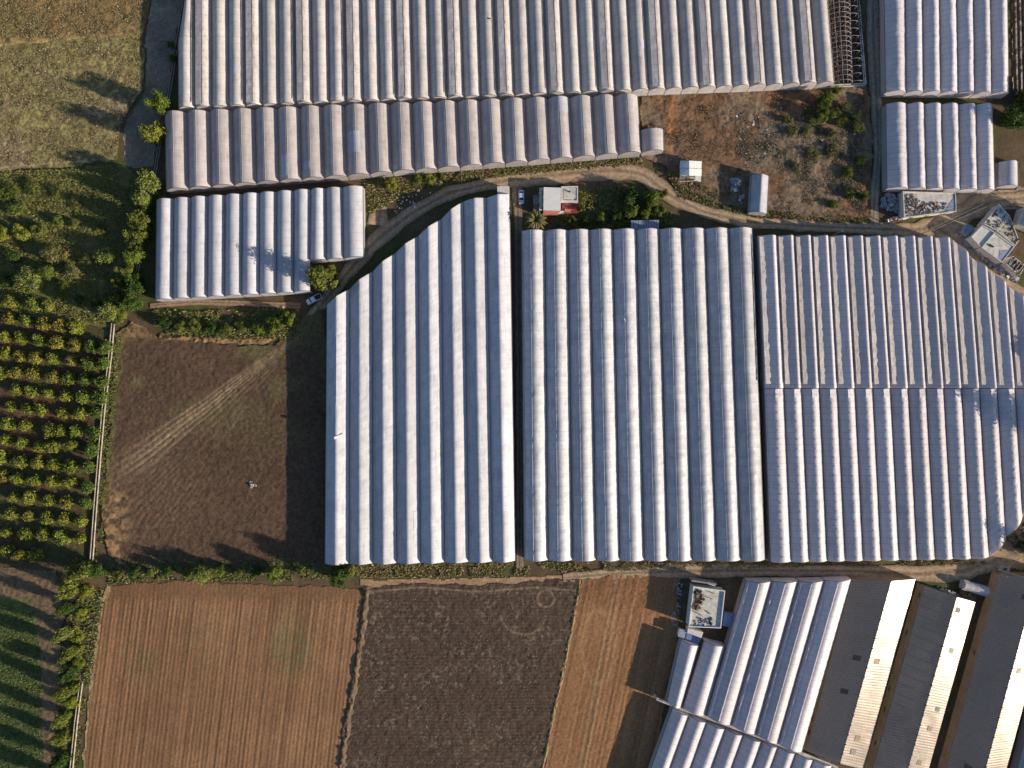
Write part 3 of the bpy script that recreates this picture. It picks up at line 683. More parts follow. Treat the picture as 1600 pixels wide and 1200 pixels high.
# second row
T2 = greenhouse('beige arched greenhouse of twenty one wide bays directly below the largest greenhouse', bays_between((258, 178), (996, 150), (260, 298), (1001.5, 239), 21),
                'arch', 3.2, 2.3, M_BEIGE, wrinkle=.02, hoop=2.0, seed=50, sag=.02, purlin=[.5])
b2 = bays_between((258, 178), (996, 150), (260, 298), (1001.5, 239), 21)
for k, u, v in ((8, (.05, .7), (.38, .72)), (5, (.1, .5), (.66, .97)), (17, (.4, .95), (.0, .28)), (0, (.05, .45), (.3, .5)), (6, (.0, .5), (.75, .9))):
    roof_patch(T2, b2[k], 'arch', 3.2, 2.3, u, v, M_PALE)
for k, u, v in ((3, (.3, .8), (.72, .80)), (11, (.4, .9), (.5, .56)), (27, (.5, .95), (.62, .7)), (33, (.1, .5), (.4, .46))):
    roof_patch(T1, b[k], 'arch', 3.6, 1.75, u, v, M_PALE)
roof_patch(T1, b[18], 'arch', 3.6, 1.75, (.5, .8), (.44, .452), M_DARK, name='torn_hole')
greenhouse('single short arched greenhouse annex at the right end of the beige row', [((1002, 204), (1036, 202), (1003, 238), (1037, 235))], 'arch', 3.0, 1.6, M_BEIGE, seed=81, group='small polytunnels')
# third, two depths
b3 = [((245 + 26.75 * i, 313 - 1.75 * i), (245 + 26.75 * (i + 1), 313 - 1.75 * (i + 1)), (243 + 27 * i, 468.5 - 1.5 * i), (243 + 27 * (i + 1), 468.5 - 1.5 * (i + 1))) for i in range(9)]
tx = [485.7, 509, 535, 567]; bx = [483.5, 510, 537, 568]; ty = [297, 295.5, 294, 291.5]; by = [407, 405.5, 404, 401]
b3[-1] = (b3[-1][0], (tx[0], ty[0]), b3[-1][2], (485, 454))
for i in range(3): b3.append(((tx[i], ty[i]), (tx[i + 1], ty[i + 1]), (bx[i], by[i]), (bx[i + 1], by[i + 1])))
T3 = greenhouse('white arched greenhouse with a stepped lower end above the fallow field', b3, 'arch', 3.6, 1.7, M_PALE, wrinkle=.025, seed=90)
# A: stepped white greenhouse
gx0 = [511, 546, 582, 617.5, 653, 689, 724, 760, 796]; gy0 = [476, 452, 424.5, 396, 369.5, 343, 315, 309.5, 303.5]
gx1 = [508, 545.5, 582.6, 620, 657, 694.7, 732.6, 770, 805]; gy1 = [881, 880.5, 880, 879.5, 879, 878, 877.5, 877, 876]
bA = [((gx0[i], gy0[i]), (gx0[i + 1], gy0[i + 1]), (gx1[i], gy1[i]), (gx1[i + 1], gy1[i + 1])) for i in range(8)]
TA = greenhouse('white greenhouse of eight bays with a stepped slanting upper end beside the fallow field', bA, 'gothic', 3.6, 2.05, M_WASH, wrinkle=.03, hoop=2.8, seed=120)
for k, u, v in ((0, (.45, .8), (.15, .42)), (3, (.75, .98), (.84, .9)), (7, (.4, .8), (.86, .99)), (5, (.5, .9), (.3, .36)), (2, (.6, .95), (.55, .6))):
    roof_patch(TA, bA[k], 'gothic', 3.6, 2.05, u, v, M_PALE, lift=.07)
q = [at(777, 291, 3.4), at(796, 291, 3.4), at(796, 302, 3.4), at(777, 302, 3.4)]
MB(TA.location).prism([(p.x, p.y) for p in q], 0, 3.4).build('porch', M_PLAST, TA)
MB(TA.location).box((*at(529.5, 682, 5.5)[:2], 5.4), (.7, 3.0, .3), 0.05, Vector((.3, .1, 1)).to_track_quat('Z', 'Y')).build('torn_patch', M_WROOF, TA)
# B
xt = [815, 851.5, 887.5, 922, 958, 994.5, 1030, 1066.5, 1102, 1139, 1175.5]; xb = [819, 857, 895, 932, 969, 1007, 1044, 1082, 1120, 1158, 1195]
bB = [((xt[i], 361 - .4 * i), (xt[i + 1], 361 - .4 * (i + 1)), (xb[i], 875), (xb[i + 1], 874.5)) for i in range(10)]
TB = greenhouse('white central greenhouse of ten straight bays with an awning at its upper end', bB, 'lean', 3.6, 2.0, M_WASHB, wrinkle=.045, hoop=2.8, seed=140, sag=.06,
                flaps=[dict(u=(.02, .085), z=(.45, .28), rag=.01, mat=M_GREY)], purlin=[.40])
for (px, py) in ((977, 500),):
    MB(TB.location).box((*at(px, py, 5.3)[:2], 5.3), (.5, 1.1, .12), .4).build('torn_patch', M_WROOF, TB)
# C upper and lower
def cx_top(k): return 1214 + 27.05 * k if k >= 0 else 1184
def cx_mid(k): return 1225 + 27.75 * k if k >= 0 else 1194.5
def cx_bot(k): return 1236.5 + 28.15 * k if k >= 0 else 1204
ytop = {10: 373.5, 11: 402, 12: 423, 13: 447, 14: 470, 15: 488}
def lineC(k, y):                        # x on gutter k at height y
    return cx_top(k) + (cx_mid(k) - cx_top(k)) * (y - 368) / (605 - 368) if y <= 605 else cx_mid(k) + (cx_bot(k) - cx_mid(k)) * (y - 605) / (875 - 605)
bU = []
for k in range(-1, 15):
    y0 = 369 + .2 * k if k <= 9 else ytop[k]; y1 = 369 + .2 * (k + 1) if k + 1 <= 9 else ytop[k + 1]
    if k == 9: y1 = 373.5
    if k == 10: y0 = 373.5
    bU.append(((lineC(k, y0), y0), (lineC(k + 1, y1), y1), (lineC(k, 605), 606.5), (lineC(k + 1, 605), 606.5)))
greenhouse('upper half of the wide lilac greenhouse with raised roof vents along its bays', bU, 'vent', 3.9, 1.75, M_LILAC, wrinkle=.03, seed=170,
           flaps=[dict(u=(.005, .25), z=(1.22, 1.08), rag=.09, mat=M_GREY, v=(.01, .972))])
bL = []
yb = {11: 869, 12: 838, 13: 806, 14: 790}
for k in range(-1, 14):
    y0, y1 = [877 - .5 * j if j < 11 else yb[j] for j in (k, k + 1)]
    bL.append(((lineC(k, 607), 607.5), (lineC(k + 1, 607), 607.5), (lineC(k, y0), y0), (lineC(k + 1, y1), y1)))
greenhouse('lower half of the wide lilac greenhouse, plain bays with dotted bright ridges', bL, 'lean', 3.6, 1.4, M_LILAC, wrinkle=.04, seed=200, clips=.52,
           flaps=[dict(u=(.015, .06), z=(.35, .2), rag=.005, v=(.03, .99)), dict(u=(.46, .80), z=(1.50, 1.12), rag=.05, mat=M_WHITE, v=(.004, .05))])
# top right pair
xt = [1382, 1414.5, 1441.5, 1468, 1494.7, 1521.2, 1547.7, 1574]; xb = [1384, 1416, 1443, 1470, 1497, 1523, 1549.5, 1576]
def ext(x0, x1, y0, y1, y): return x0 + (x1 - x0) * (y - y0) / (y1 - y0)
b = [((ext(xt[i], xb[i], 0, 145, -60), -60), (ext(xt[i + 1], xb[i + 1], 0, 145, -60), -60), (xb[i], 144 + .3 * i), (xb[i + 1], 144 + .3 * (i + 1))) for i in range(7)]
greenhouse('white wrinkled film greenhouse of seven bays in the upper right corner', b, 'lean', 3.2, 1.7, M_WHITE, wrinkle=.095, hoop=1.7, seed=230, sag=.05)
xt = [1384.5, 1417, 1444.5, 1471, 1498, 1525, 1550.5]; xb = [1386, 1420, 1447.5, 1474, 1500.5, 1527.5, 1554]
b = [((xt[i], 163 + .3 * i), (xt[i + 1], 163 + .3 * (i + 1)), (xb[i], 294 + .5 * i), (xb[i + 1], 294 + .5 * (i + 1))) for i in range(6)]
greenhouse('white wrinkled film greenhouse of six bays above the rubble roofed house', b, 'lean', 3.2, 1.7, M_WHITE, wrinkle=.095, hoop=1.7, seed=240, sag=.05)
# small tunnels
greenhouse('small round white polytunnel right of the six bay greenhouse', [((1560, 254), (1590, 253), (1559.5, 291), (1590.5, 291))], 'arch', 1.6, 1.9, M_PALE, seed=250, group='small polytunnels')
greenhouse('blue and white tunnel standing alone on the waste ground beside plastic heaps', [((1175, 273), (1201, 275), (1171, 331), (1198, 334))], 'gothic', 2.6, 1.5, M_WASH, seed=251, group='small polytunnels')
greenhouse('tiny white ribbed tunnel between the two glazed sheds', [((1506.5, 906.5), (1503.5, 920.5), (1545, 917), (1541, 932.5))], 'arch', 1.5, 1.2, M_WHITE, seed=252, group='small polytunnels')

# lower right slanted film greenhouses
greenhouse('pair of short slanted bays directly below the small flat roofed house', [((1064, 1000), (1092, 1009), (1042, 1098), (1064, 1106)), ((1100, 1001.5), (1132.5, 1010), (1067, 1107), (1102, 1118))],
           'lean', 3.0, 1.7, M_LILAC, wrinkle=.03, seed=260, group='slanted film greenhouses')
D1 = [((1166, 908), (1207, 908), (1103.5, 1118.5), (1143, 1133)), ((1207, 908), (1248, 908), (1143, 1133), (1181, 1147.5)), ((1248, 908), (1289, 907), (1181, 1147.5), (1216, 1162)), ((1289, 907), (1330, 905), (1216, 1162), (1252.5, 1175))]
greenhouse('slanted film greenhouse of four long bays right of the small flat roofed house', D1, 'lean', 3.2, 1.9, M_LILAC, wrinkle=.03, seed=270, group='slanted film greenhouses',
           flaps=[dict(u=(.05, .17), z=(1.0, .7), rag=.05), dict(u=(.40, .44), z=(1.86, 1.84), rag=.02)])
tp = [(1051, 1107), (1077, 1118), (1105, 1128.6), (1134, 1139), (1162, 1148.5), (1191, 1158.5), (1216, 1167), (1244, 1177), (1271.5, 1187), (1300, 1196)]
D2 = []
for i in range(9):
    dl = 130
    D2.append((tp[i], tp[i + 1], (tp[i][0] - .36 * dl, tp[i][1] + dl), (tp[i + 1][0] - .36 * dl, tp[i + 1][1] + dl)))
greenhouse('slanted film greenhouse at the bottom edge below the narrow concrete walkway', D2, 'lean', 3.0, 1.7, M_LILAC, wrinkle=.03, seed=280, group='slanted film greenhouses')

# ---------------------------------------------------------------- glazed sheds lower right
def shed(label, ridge, left, right, eaveL, ridgeZ, eaveR, seed):
    """ridge, left, right: pairs of photo pixels (upper end, lower end)"""
    c = at(*lin(ridge[0], ridge[1], .5)); org = (c.x, c.y, 0)
    T = thing('glazed_shed', label, 'shed', org, 'long glazed greenhouses sheds')
    R = [at(*p, ridgeZ) for p in ridge]; L = [at(*p, eaveL) for p in left]; Q = [at(*p, eaveR) for p in right]
    ln = (R[1] - R[0]).length; n = int(ln / .16)
    def slope(nm, A, B):
        v = np.linspace(0, 1, n); m = 9; u = np.linspace(0, 1, m)
        A0, A1, B0, B1 = map(np.array, (A[0], A[1], B[0], B[1]))
        PA = A0 + (A1 - A0) * v[:, None]; PB = B0 + (B1 - B0) * v[:, None]
        P = PA[:, None] + (PB - PA)[:, None] * u[None, :, None]
        al = v * ln
        P[..., 2] += (np.sin(al * 2 * math.pi / .8) * .007)[:, None] + (vnoise(al[:, None] / .8, u[None] * 3 + seed, seed) - .5) * .018 + (vnoise(al[:, None] / 5, u[None] * 2 + seed, seed + 3) - .5) * .12
        V = P.reshape(-1, 3) - np.array(org); i = np.arange(n * m).reshape(n, m)
        F = np.stack([i[:-1, :-1], i[1:, :-1], i[1:, 1:], i[:-1, 1:]], -1).reshape(-1, 4)
        return link(nm, mesh_np(nm, V, F, smooth=True), M_SHED, T)
    slope('roof_slope', L, R); slope('roof_slope', R, Q)
    for (A, ez, nm) in ((L, eaveL, 'side_wall'), (Q, eaveR, 'side_wall')):
        strip_wall(nm, np.array(A[0])[:2], np.array(A[1])[:2], 0, ez - .05, org, M_SHEDW, T)
    for i in (0, 1):
        g = MB(org); p = [L[i], R[i], Q[i]]
        g.add([(p[0].x, p[0].y, 0), (p[2].x, p[2].y, 0), tuple(p[2]), tuple(p[1]), tuple(p[0])], [(0, 1, 2, 3, 4)]); g.build('gable_wall', M_SHEDW, T)
    bars = MB(org); nb = int(ln / .85); rb = random.Random(seed)
    for i in range(nb + 1):
        t = i / nb; a_, r_, b_ = L[0].lerp(L[1], t), R[0].lerp(R[1], t), Q[0].lerp(Q[1], t)
        for (p_, q_) in ((a_, r_), (r_, b_)):
            up = Vector((0, 0, .02)); bars.tube(p_ + up, q_ + up, rb.choice((.03, .035, .045)), n=3)
    bars.build('glazing_bars', M_STEEL, T, kind='stuff')
    for i in range(5):
        t = rb.uniform(.03, .93); u = rb.uniform(.05, .75); s_ = rb.choice((0, 1)); A_, B_ = ((L, R), (R, Q))[s_]
        c0 = A_[0].lerp(A_[1], t).lerp(B_[0].lerp(B_[1], t), u); c1 = A_[0].lerp(A_[1], t).lerp(B_[0].lerp(B_[1], t), min(1, u + .22)); t2 = t + 1.6 / ln
        d1 = A_[0].lerp(A_[1], t2).lerp(B_[0].lerp(B_[1], t2), min(1, u + .22)); d0 = A_[0].lerp(A_[1], t2).lerp(B_[0].lerp(B_[1], t2), u)
        pts_ = [Vector(v) + Vector((0, 0, .075)) for v in (c0, c1, d1, d0)]
        MB(org).add([tuple(v) for v in pts_] + [(v.x, v.y, v.z - .03) for v in pts_], [(0, 1, 2, 3), (7, 6, 5, 4), (0, 4, 5, 1), (1, 5, 6, 2), (2, 6, 7, 3), (3, 7, 4, 0)]).build('replaced_panel', rb.choice((M_STONE, M_SHEDW)), T)
    k = int(ln / 3.0)
    for i in range(k + 1):
        p = R[0].lerp(R[1], i / k); MB(org).box((p.x - .1, p.y, p.z + .12), (.5, .22, .3)).build('ridge_clamp', M_DARK, T)
    MB(org).tube(R[0], R[1], .07, n=5).build('ridge_pipe', M_STEEL, T)
    return T
shed('glazed shed nearest the film greenhouses, one slope dark and the other blazing white', ((1392.5, 908), (1312.5, 1193)), ((1331, 905), (1261, 1174)), ((1430.5, 905), (1349, 1202)), 3.0, 6.2, 3.1, 3)
shed('middle glazed shed, its lit slope ending at the tiny white tunnel', ((1495, 933), (1412, 1225)), ((1445, 916), (1360, 1215)), ((1524, 941), (1443, 1230)), 4.0, 6.3, 4.2, 6)
shed('glazed shed in the lower right corner with a wide brownish dark slope', ((1620, 905), (1528, 1245)), ((1562, 897), (1474, 1215)), ((1654, 900), (1562, 1240)), 3.4, 6.2, 3.8, 9)
greenhouse('bluish film bay cut off by the lower right corner of the picture', [((1655, 950), (1700, 950), (1583, 1230), (1628, 1230))], 'arch', 3.0, 1.8, M_WASH, seed=300, group='slanted film greenhouses')

# ---------------------------------------------------------------- canals and walls
def channel(label, pts, width, z, wall=.14, name='irrigation_canal', seg=5.0, mat=None, depth=.45, water=True):
    mat = mat or M_CONCL
    P = [at(*p, z) for p in pts]; c = P[len(P) // 2]; org = (c.x, c.y, 0)
    T = thing(name, label, 'canal', org)
    for A, B in zip(P[:-1], P[1:]):
        L = (B - A).length; k = max(1, round(L / seg)); d = (B - A).normalized(); nr = Vector((-d.y, d.x, 0))
        for i in range(k):
            a_ = A.lerp(B, i / k) + d * .015; b_ = A.lerp(B, (i + 1) / k) - d * .015
            w2 = width / 2; jz = random.uniform(-.02, .02); ring = []
            for p in (a_, b_):
                for (o_, h_) in ((-w2, -depth), (-w2, 0), (-w2 + wall, 0), (-w2 + wall * 1.4, -depth + .08), (w2 - wall * 1.4, -depth + .08), (w2 - wall, 0), (w2, 0), (w2, -depth)):
                    q_ = p + nr * o_; ring.append((q_.x, q_.y, z + h_ + jz))
            mb = MB(org); mb.add(ring, [(j, (j + 1) % 8, 8 + (j + 1) % 8, 8 + j) for j in range(8)] + [tuple(range(7, -1, -1)), tuple(range(8, 16))])
            if z > .5: mb.box((a_.x, a_.y, (z - depth) / 2), (width * .7, width * .7, z - depth), math.atan2(d.y, d.x))
            mb.build('channel_segment', mat, T)
        if water:
            w2 = width / 2 - wall * 1.3
            MB(org).add([tuple(p_) for p_ in [Vector((*(A + nr * w2)[:2], z - depth + .2)), Vector((*(B + nr * w2)[:2], z - depth + .2)), Vector((*(B - nr * w2)[:2], z - depth + .2)), Vector((*(A - nr * w2)[:2], z - depth + .2))]], [(0, 1, 2, 3)]).build('water', M_WATER, T)
    return T
channel('long raised concrete irrigation canal between the citrus orchard and the fallow field', [(216, 420), (207, 450), (176, 505), (172, 560), (160, 640), (152, 720), (147, 800), (142, 878)], 1.3, .9, .24, wall=.24) if False else \
channel('long raised concrete irrigation canal between the citrus orchard and the fallow field', [(176, 505), (171, 560), (161, 640), (154, 720), (147.5, 800), (142, 880)], 1.0, .9, .17, mat=M_CONC2)
channel('upper reach of the concrete canal beside the left ends of the greenhouses', [(296, -50), (280, 45), (272, 95), (264, 145), (253, 200), (243, 262), (228, 340), (213, 430), (200, 480)], .8, .9, .14, mat=M_CONC2)
channel('lower reach of the concrete canal between the bushes and the striped field', [(126, 1068), (118, 1130), (111, 1200), (104, 1260)], 1.0, .9, .17, mat=M_CONC2)
channel('pale concrete channel skirting the lower edge of the largest greenhouse', [(282, 174), (600, 159), (1000, 145), (1352, 132), (1346, 60), (1337, -50)], .9, .5, .26, water=False)
channel('narrow concrete walkway gutter crossing between the slanted film greenhouses', [(1026, 1092), (1066, 1108), (1120, 1127), (1190, 1153), (1254, 1178), (1310, 1200)], .8, 3.2, .2, name='concrete_walkway', water=False, depth=.3)

# ditch between the striped field and the dark field, cut as a real furrow bank
def bank(name, pts, w_, h_, cols, z=.05):
    C_ = atn(pts); s = np.concatenate([[0], np.cumsum(np.linalg.norm(np.diff(C_, axis=0), axis=1))]); n = int(s[-1] / .3) + 2
    q_ = np.linspace(0, s[-1], n); x = np.interp(q_, s, C_[:, 0]); y = np.interp(q_, s, C_[:, 1])
    T_ = np.stack([np.gradient(x), np.gradient(y)], 1); T_ /= np.linalg.norm(T_, axis=1)[:, None]
    m = 13; u = np.linspace(-.5, .5, m); ww = (w_ * (.6 + .9 * vnoise(q_ / 1.3, q_ * 0, 21)))[:, None]; X = x[:, None] - T_[:, 1:2] * u[None] * ww; Y = y[:, None] + T_[:, 0:1] * u[None] * ww
    Z = z + h_ * np.cos(u * math.pi)[None] * (.7 + .6 * vnoise(q_ / 1.5, q_ * 0, 5))[:, None] + (fbm(X.ravel(), Y.ravel(), .9, 3, 6).reshape(X.shape) - .5) * .9 * np.cos(u * math.pi)[None]
    c = lerp(cols[0], cols[1], fbm(X.ravel(), Y.ravel(), 1.5, 3, 9))
    i = np.arange(n * m).reshape(n, m); F = np.stack([i[:-1, :-1], i[1:, :-1], i[1:, 1:], i[:-1, 1:]], -1).reshape(-1, 4)
    return link(name, mesh_np(name, np.stack([X.ravel(), Y.ravel(), Z.ravel()], 1), F, col=c, smooth=True), M_SOIL, kind='structure')
bank('field_bank', [(574, 916), (566, 985), (552, 1075), (540, 1145), (530, 1230)], 2.6, .6, ((.09, .065, .045), (.17, .118, .08)))
bank('field_bank', [(907, 905), (897, 960), (884, 1030), (866, 1110), (842, 1230)], 1.2, .3, ((.14, .11, .06), (.30, .22, .13)))
bank('field_bank', [(250, 528), (330, 530), (400, 532), (445, 520)], 2.6, .45, ((.12, .08, .05), (.27, .17, .09)))

# ---------------------------------------------------------------- buildings
def polybox(mb, pts, z0, z1, zr=None):
    q_ = [at(*p, z1 if zr is None else zr) for p in pts]; return mb.prism([(p.x, p.y) for p in q_], z0, z1)
def scale_poly(pts, k):
    c = np.mean(pts, axis=0); return [tuple(c + (np.array(p) - c) * k) for p in pts]
def parapet(T, org, pts, z, h=.35, th=.25, mat=None):
    P = [at(*p, z) for p in pts]; n = len(P); mb = MB(org); c = sum(P, Vector()) / n
    for i in range(n):
        a_, b_ = P[i], P[(i + 1) % n]; d = (b_ - a_).normalized(); nr = Vector((-d.y, d.x, 0))
        if nr.dot(c - a_) < 0: nr = -nr
        a2 = a_ + d * th * (i % 2); b2 = b_ - d * th * (i % 2)
        mb.prism([(a2.x, a2.y), (b2.x, b2.y), ((b2 + nr * th).x, (b2 + nr * th).y), ((a2 + nr * th).x, (a2 + nr * th).y)], z, z + h)
    return mb.build('parapet', mat or M_PLAST, T)
def windows(T, org, pts, i, z0, z1, ks, n=3):
    P = [at(*p, 3) for p in pts]; a_, b_ = P[i], P[(i + 1) % len(P)]; d = (b_ - a_).normalized(); nr = Vector((-d.y, d.x, 0)); c = sum(P, Vector()) / len(P)
    if nr.dot(c - a_) > 0: nr = -nr
    for k in ks:
        p = a_.lerp(b_, k) + nr * .02
        w_ = MB(org).box((p.x, p.y, (z0 + z1) / 2), (1.2, .1, z1 - z0), math.atan2(d.y, d.x)).build('window', M_WROOF, T)
        p = p + nr * .03
        MB(org).box((p.x, p.y, (z0 + z1) / 2), (1.0, .1, z1 - z0 - .2), math.atan2(d.y, d.x)).build('pane', M_GLASS, w_)
def clutter(T, org, pts, z, n, sizes, mats, seed, name='roof_clutter', tall=.5):
    rng = random.Random(seed); P = atn(pts, z); lo, hi = P.min(0), P.max(0); mbs = [MB(org) for _ in mats]; k = 0
    while k < n:
        x = rng.uniform(lo[0], hi[0]); y = rng.uniform(lo[1], hi[1])
        if not inpoly(np.array([x]), np.array([y]), P)[0]: continue
        s_ = rng.uniform(*sizes); t_ = Vector((rng.uniform(-.5, .5), rng.uniform(-.5, .5), 1)).to_track_quat('Z', 'Y')
        hz = s_ * rng.uniform(.2, 1) * tall
        rng.choice(mbs).box((x, y, z + hz * .45), (s_, s_ * rng.uniform(.25, 1.1), hz), rng.uniform(0, 3.14), t_); k += 1
    for mb, mt in zip(mbs, mats):
        if mb.v: mb.build(name, mt, T, kind='stuff') if T is not None else None
    return mbs

# house with white sheet roof and red terrace
c = at(865, 313); org = (c.x, c.y, 0)
HS = thing('house', 'small house with a white sheet roof and a red terrace below the palm road bend', 'house', org)
mainp = [(849.5, 292.5), (876.5, 293.5), (876, 329), (849, 328)]
polybox(MB(org), scale_poly(mainp, .97), 0, 3.5).build('wall', M_PLAST, HS)
rf = polybox(MB(org), mainp, 3.5, 3.68, 3.6).build('roof', M_WROOF, HS)
for i in range(1, 8):
    a_ = at(*lin(mainp[0], mainp[3], i / 8), 3.6); b_ = at(*lin(mainp[1], mainp[2], i / 8), 3.6)
    MB(org).tube((a_.x, a_.y, 3.69), (b_.x, b_.y, 3.69), .035, n=4).build('roof_seam', M_WROOF, rf)
polybox(MB(org), [(849, 328.6), (876, 329.4), (872, 334.5), (849, 334)], 0, 2.7).build('porch_roof', M_PINK, HS)
side = [(877, 291.5), (903, 291), (903, 315.5), (877, 314)]
polybox(MB(org), side, 0, 3.0).build('side_wing', M_PLAST, HS); parapet(HS, org, side, 3.0, .3, .35)
polybox(MB(org), [(881, 294), (900, 293.5), (900, 310), (881, 310)], 3.0, 3.18).build('wing_roof', M_CONCL, HS)
p = at(890, 299.5, 3.3); MB(org).tube((p.x, p.y, 3.18), (p.x, p.y, 3.7), .25, n=8).build('vent_pipe', M_DARK, HS)
polybox(MB(org), [(879, 315.6), (904, 316.2), (902, 334), (878, 333)], 0, 1.0).build('terrace', M_RED, HS)
polybox(MB(org), [(872, 330), (881, 329.5), (881, 333.8), (872, 334)], 0, 1.6).build('terrace_wall', M_PLAST, HS)
polybox(MB(org), [(883, 326), (893, 327), (891, 332), (882, 331)], 1.0, 1.25).build('terrace_mat', M_PINK, HS)
MB(org).box((*at(840, 321, 2)[:2], 1.0), (2.6, 4.0, 2.0), 0).build('shed_block', M_WOOD, HS)
for i in range(7):
    a_ = at(834, 306 + i * 2.0, 2.2); b_ = at(842, 306.3 + i * 2.0, 2.2); MB(org).tube(a_, b_, .09, n=4).build('pergola_bar', M_SCRAP, HS)
for xx in (834, 842): MB(org).tube(at(xx, 306, 2.1), at(xx, 319, 2.1), .08, n=4).build('pergola_bar', M_SCRAP, HS); MB(org).tube((*at(xx, 306, 2.1)[:2], 0), at(xx, 306, 2.1), .07, n=4).build('post', M_SCRAP, HS)
for i in range(6):
    MB(org).box((*at(845.6 - .6 * (i % 2), 296 + i * 6, 2.5)[:2], 1.3), (1.0, 1.1, 2.6)).build('outer_stair_block', M_CONCL, HS)
windows(HS, org, mainp, 3, 1.0, 2.2, (.4, .6)); windows(HS, org, mainp, 0, 1.0, 2.2, (.25, .7))

# hut on the waste ground
c = at(1079, 268); org = (c.x, c.y, 0)
HT = thing('hut', 'small white gabled hut with broken roof sheets on the waste ground', 'hut', org)
for (y0, y1, zz) in ((251, 262, 0), (263, 274, -.12)):
    a_, r_, b_ = at(1063, y0, 2.5), at(1077, y0, 3.4), at(1096.5, y0 + 1, 2.5); a2, r2, b2 = at(1062.5, y1, 2.5 + zz), at(1077, y1 + .5, 3.3 + zz), at(1096, y1 + 1, 2.4 + zz)
    mb = MB(org); mb.add([tuple(v) for v in (a_, r_, r2, a2)] + [(v.x, v.y, v.z - .08) for v in (a_, r_, r2, a2)], [(3, 2, 1, 0), (4, 5, 6, 7), (0, 1, 5, 4), (1, 2, 6, 5), (2, 3, 7, 6), (3, 0, 4, 7)]); mb.build('roof_sheet', M_WROOF, HT)
    mb = MB(org); mb.add([tuple(v) for v in (r_, b_, b2, r2)] + [(v.x, v.y, v.z - .08) for v in (r_, b_, b2, r2)], [(3, 2, 1, 0), (4, 5, 6, 7), (0, 1, 5, 4), (1, 2, 6, 5), (2, 3, 7, 6), (3, 0, 4, 7)]); mb.build('roof_sheet', M_WROOF, HT)
polybox(MB(org), [(1086, 275), (1095.5, 275), (1095, 284), (1085, 282)], 2.2, 2.35).build('roof_sheet', M_WROOF, HT)
for y in (277, 280): MB(org).tube(at(1063, y, 2.2), at(1077, y - 1.5, 3.0), .12, n=4).tube(at(1077, y - 1.5, 3.0), at(1087, y, 2.3), .12, n=4).build('rafter', M_WOOD, HT)
MB(org).tube(at(1060, 284, 2.0), at(1094, 282, 2.2), .14, n=4).build('rafter', M_SCRAP, HT)
for (x, y) in ((1063, 252), (1096, 252), (1061.5, 284), (1095, 284), (1062, 268), (1096, 268)): MB(org).tube((*at(x, y, 2)[:2], 0), (*at(x, y, 2)[:2], 2.3), .1, n=5).build('post', M_WOOD, HT)
polybox(MB(org), [(1064, 254), (1095, 254), (1094.5, 276), (1063.5, 276)], 0, 2.1).build('wall', M_PLAST, HT)

# rubble roofed house
c = at(1452, 319); org = (c.x, c.y, 0)
HR = thing('house', 'flat roofed house with brown debris on its roof under the six bay greenhouse', 'house', org)
rp = [(1410, 299), (1493, 301.5), (1494, 330.5), (1412, 340)]
polybox(MB(org), scale_poly(rp, .985), 0, 3.0).build('wall', M_PLAST, HR); polybox(MB(org), rp, 3.0, 3.2).build('roof', M_CONCL, HR)
parapet(HR, org, rp, 3.2, .22, .25, M_CONCL)
clutter(HR, org, [(1414, 303), (1424, 302), (1440, 316), (1462, 316), (1480, 318), (1470, 332), (1415, 337)], 3.2, 260, (.2, .8), (M_RUST, M_STONE, M_WOOD), 5, tall=.4)
polybox(MB(org), [(1474, 333), (1493, 304), (1493.5, 330), (1476, 334)], 3.205, 3.26).build('blue_tarp', M_BLUEG, HR)
windows(HR, org, rp, 2, 1.0, 2.2, (.2, .5, .8))

# compound at the road bend
c = at(1552, 370); org = (c.x, c.y, 0)
HC = thing('house', 'large turned house of several flat pale roofs at the road fork', 'house', org)
plates = [([(1561, 319.5), (1577.5, 337.5), (1556, 359.5), (1536, 350)], 3.4, M_CONCL), ([(1517, 370.5), (1534.5, 352), (1553, 362.5), (1532.5, 386.5)], 3.7, M_PLAST),
          ([(1553.5, 363), (1585, 385.5), (1565.5, 410.5), (1533, 387)], 3.9, M_CONCL), ([(1570, 411.5), (1582, 400), (1602, 415), (1592, 432)], 3.0, M_CONC),
          ([(1557, 360.5), (1578, 339), (1592, 376), (1586, 384.5)], 2.4, M_CONC)]
for i, (pl, zz, mt) in enumerate(plates):
    polybox(MB(org), scale_poly(pl, .97), 0, zz - .2, zz).build('wall', M_PLAST, HC); polybox(MB(org), pl, zz - .2, zz).build('roof', mt, HC); parapet(HC, org, pl, zz, .2, .22)
clutter(HC, org, plates[0][0], 3.4, 45, (.2, .8), (M_STONE, M_WOOD), 8, tall=.5); clutter(HC, org, plates[3][0], 3.0, 40, (.3, 1.0), (M_STONE, M_WOOD, M_RUST), 9, tall=.7); clutter(HC, org, plates[4][0], 2.4, 60, (.2, .7), (M_STONE, M_RUST), 10)
MB(org).box((*at(1549, 384, 4.0)[:2], 4.1), (1.5, .4, .3), -.6).build('roof_hatch', M_DARK, HC)
polybox(MB(org), [(1562, 391), (1582, 390), (1565.5, 409), (1561, 406)], 3.905, 3.95).build('blue_tarp', M_BLUEG, HC)
for i in range(5):
    a_ = at(*lin((1573, 410), (1594, 425), i / 4 * .9), 3.5); b_ = at(*lin((1582, 401), (1601, 416), i / 4 * .9), 3.5); MB(org).tube(a_, b_, .1, n=4).build('pergola_bar', M_SCRAP, HC)
    MB(org).tube((a_.x, a_.y, 3.0), a_, .06, n=4).build('post', M_WOOD, HC)
windows(HC, org, plates[1][0], 0, 1.2, 2.5, (.3, .7)); windows(HC, org, plates[2][0], 2, 1.2, 2.5, (.3, .6))
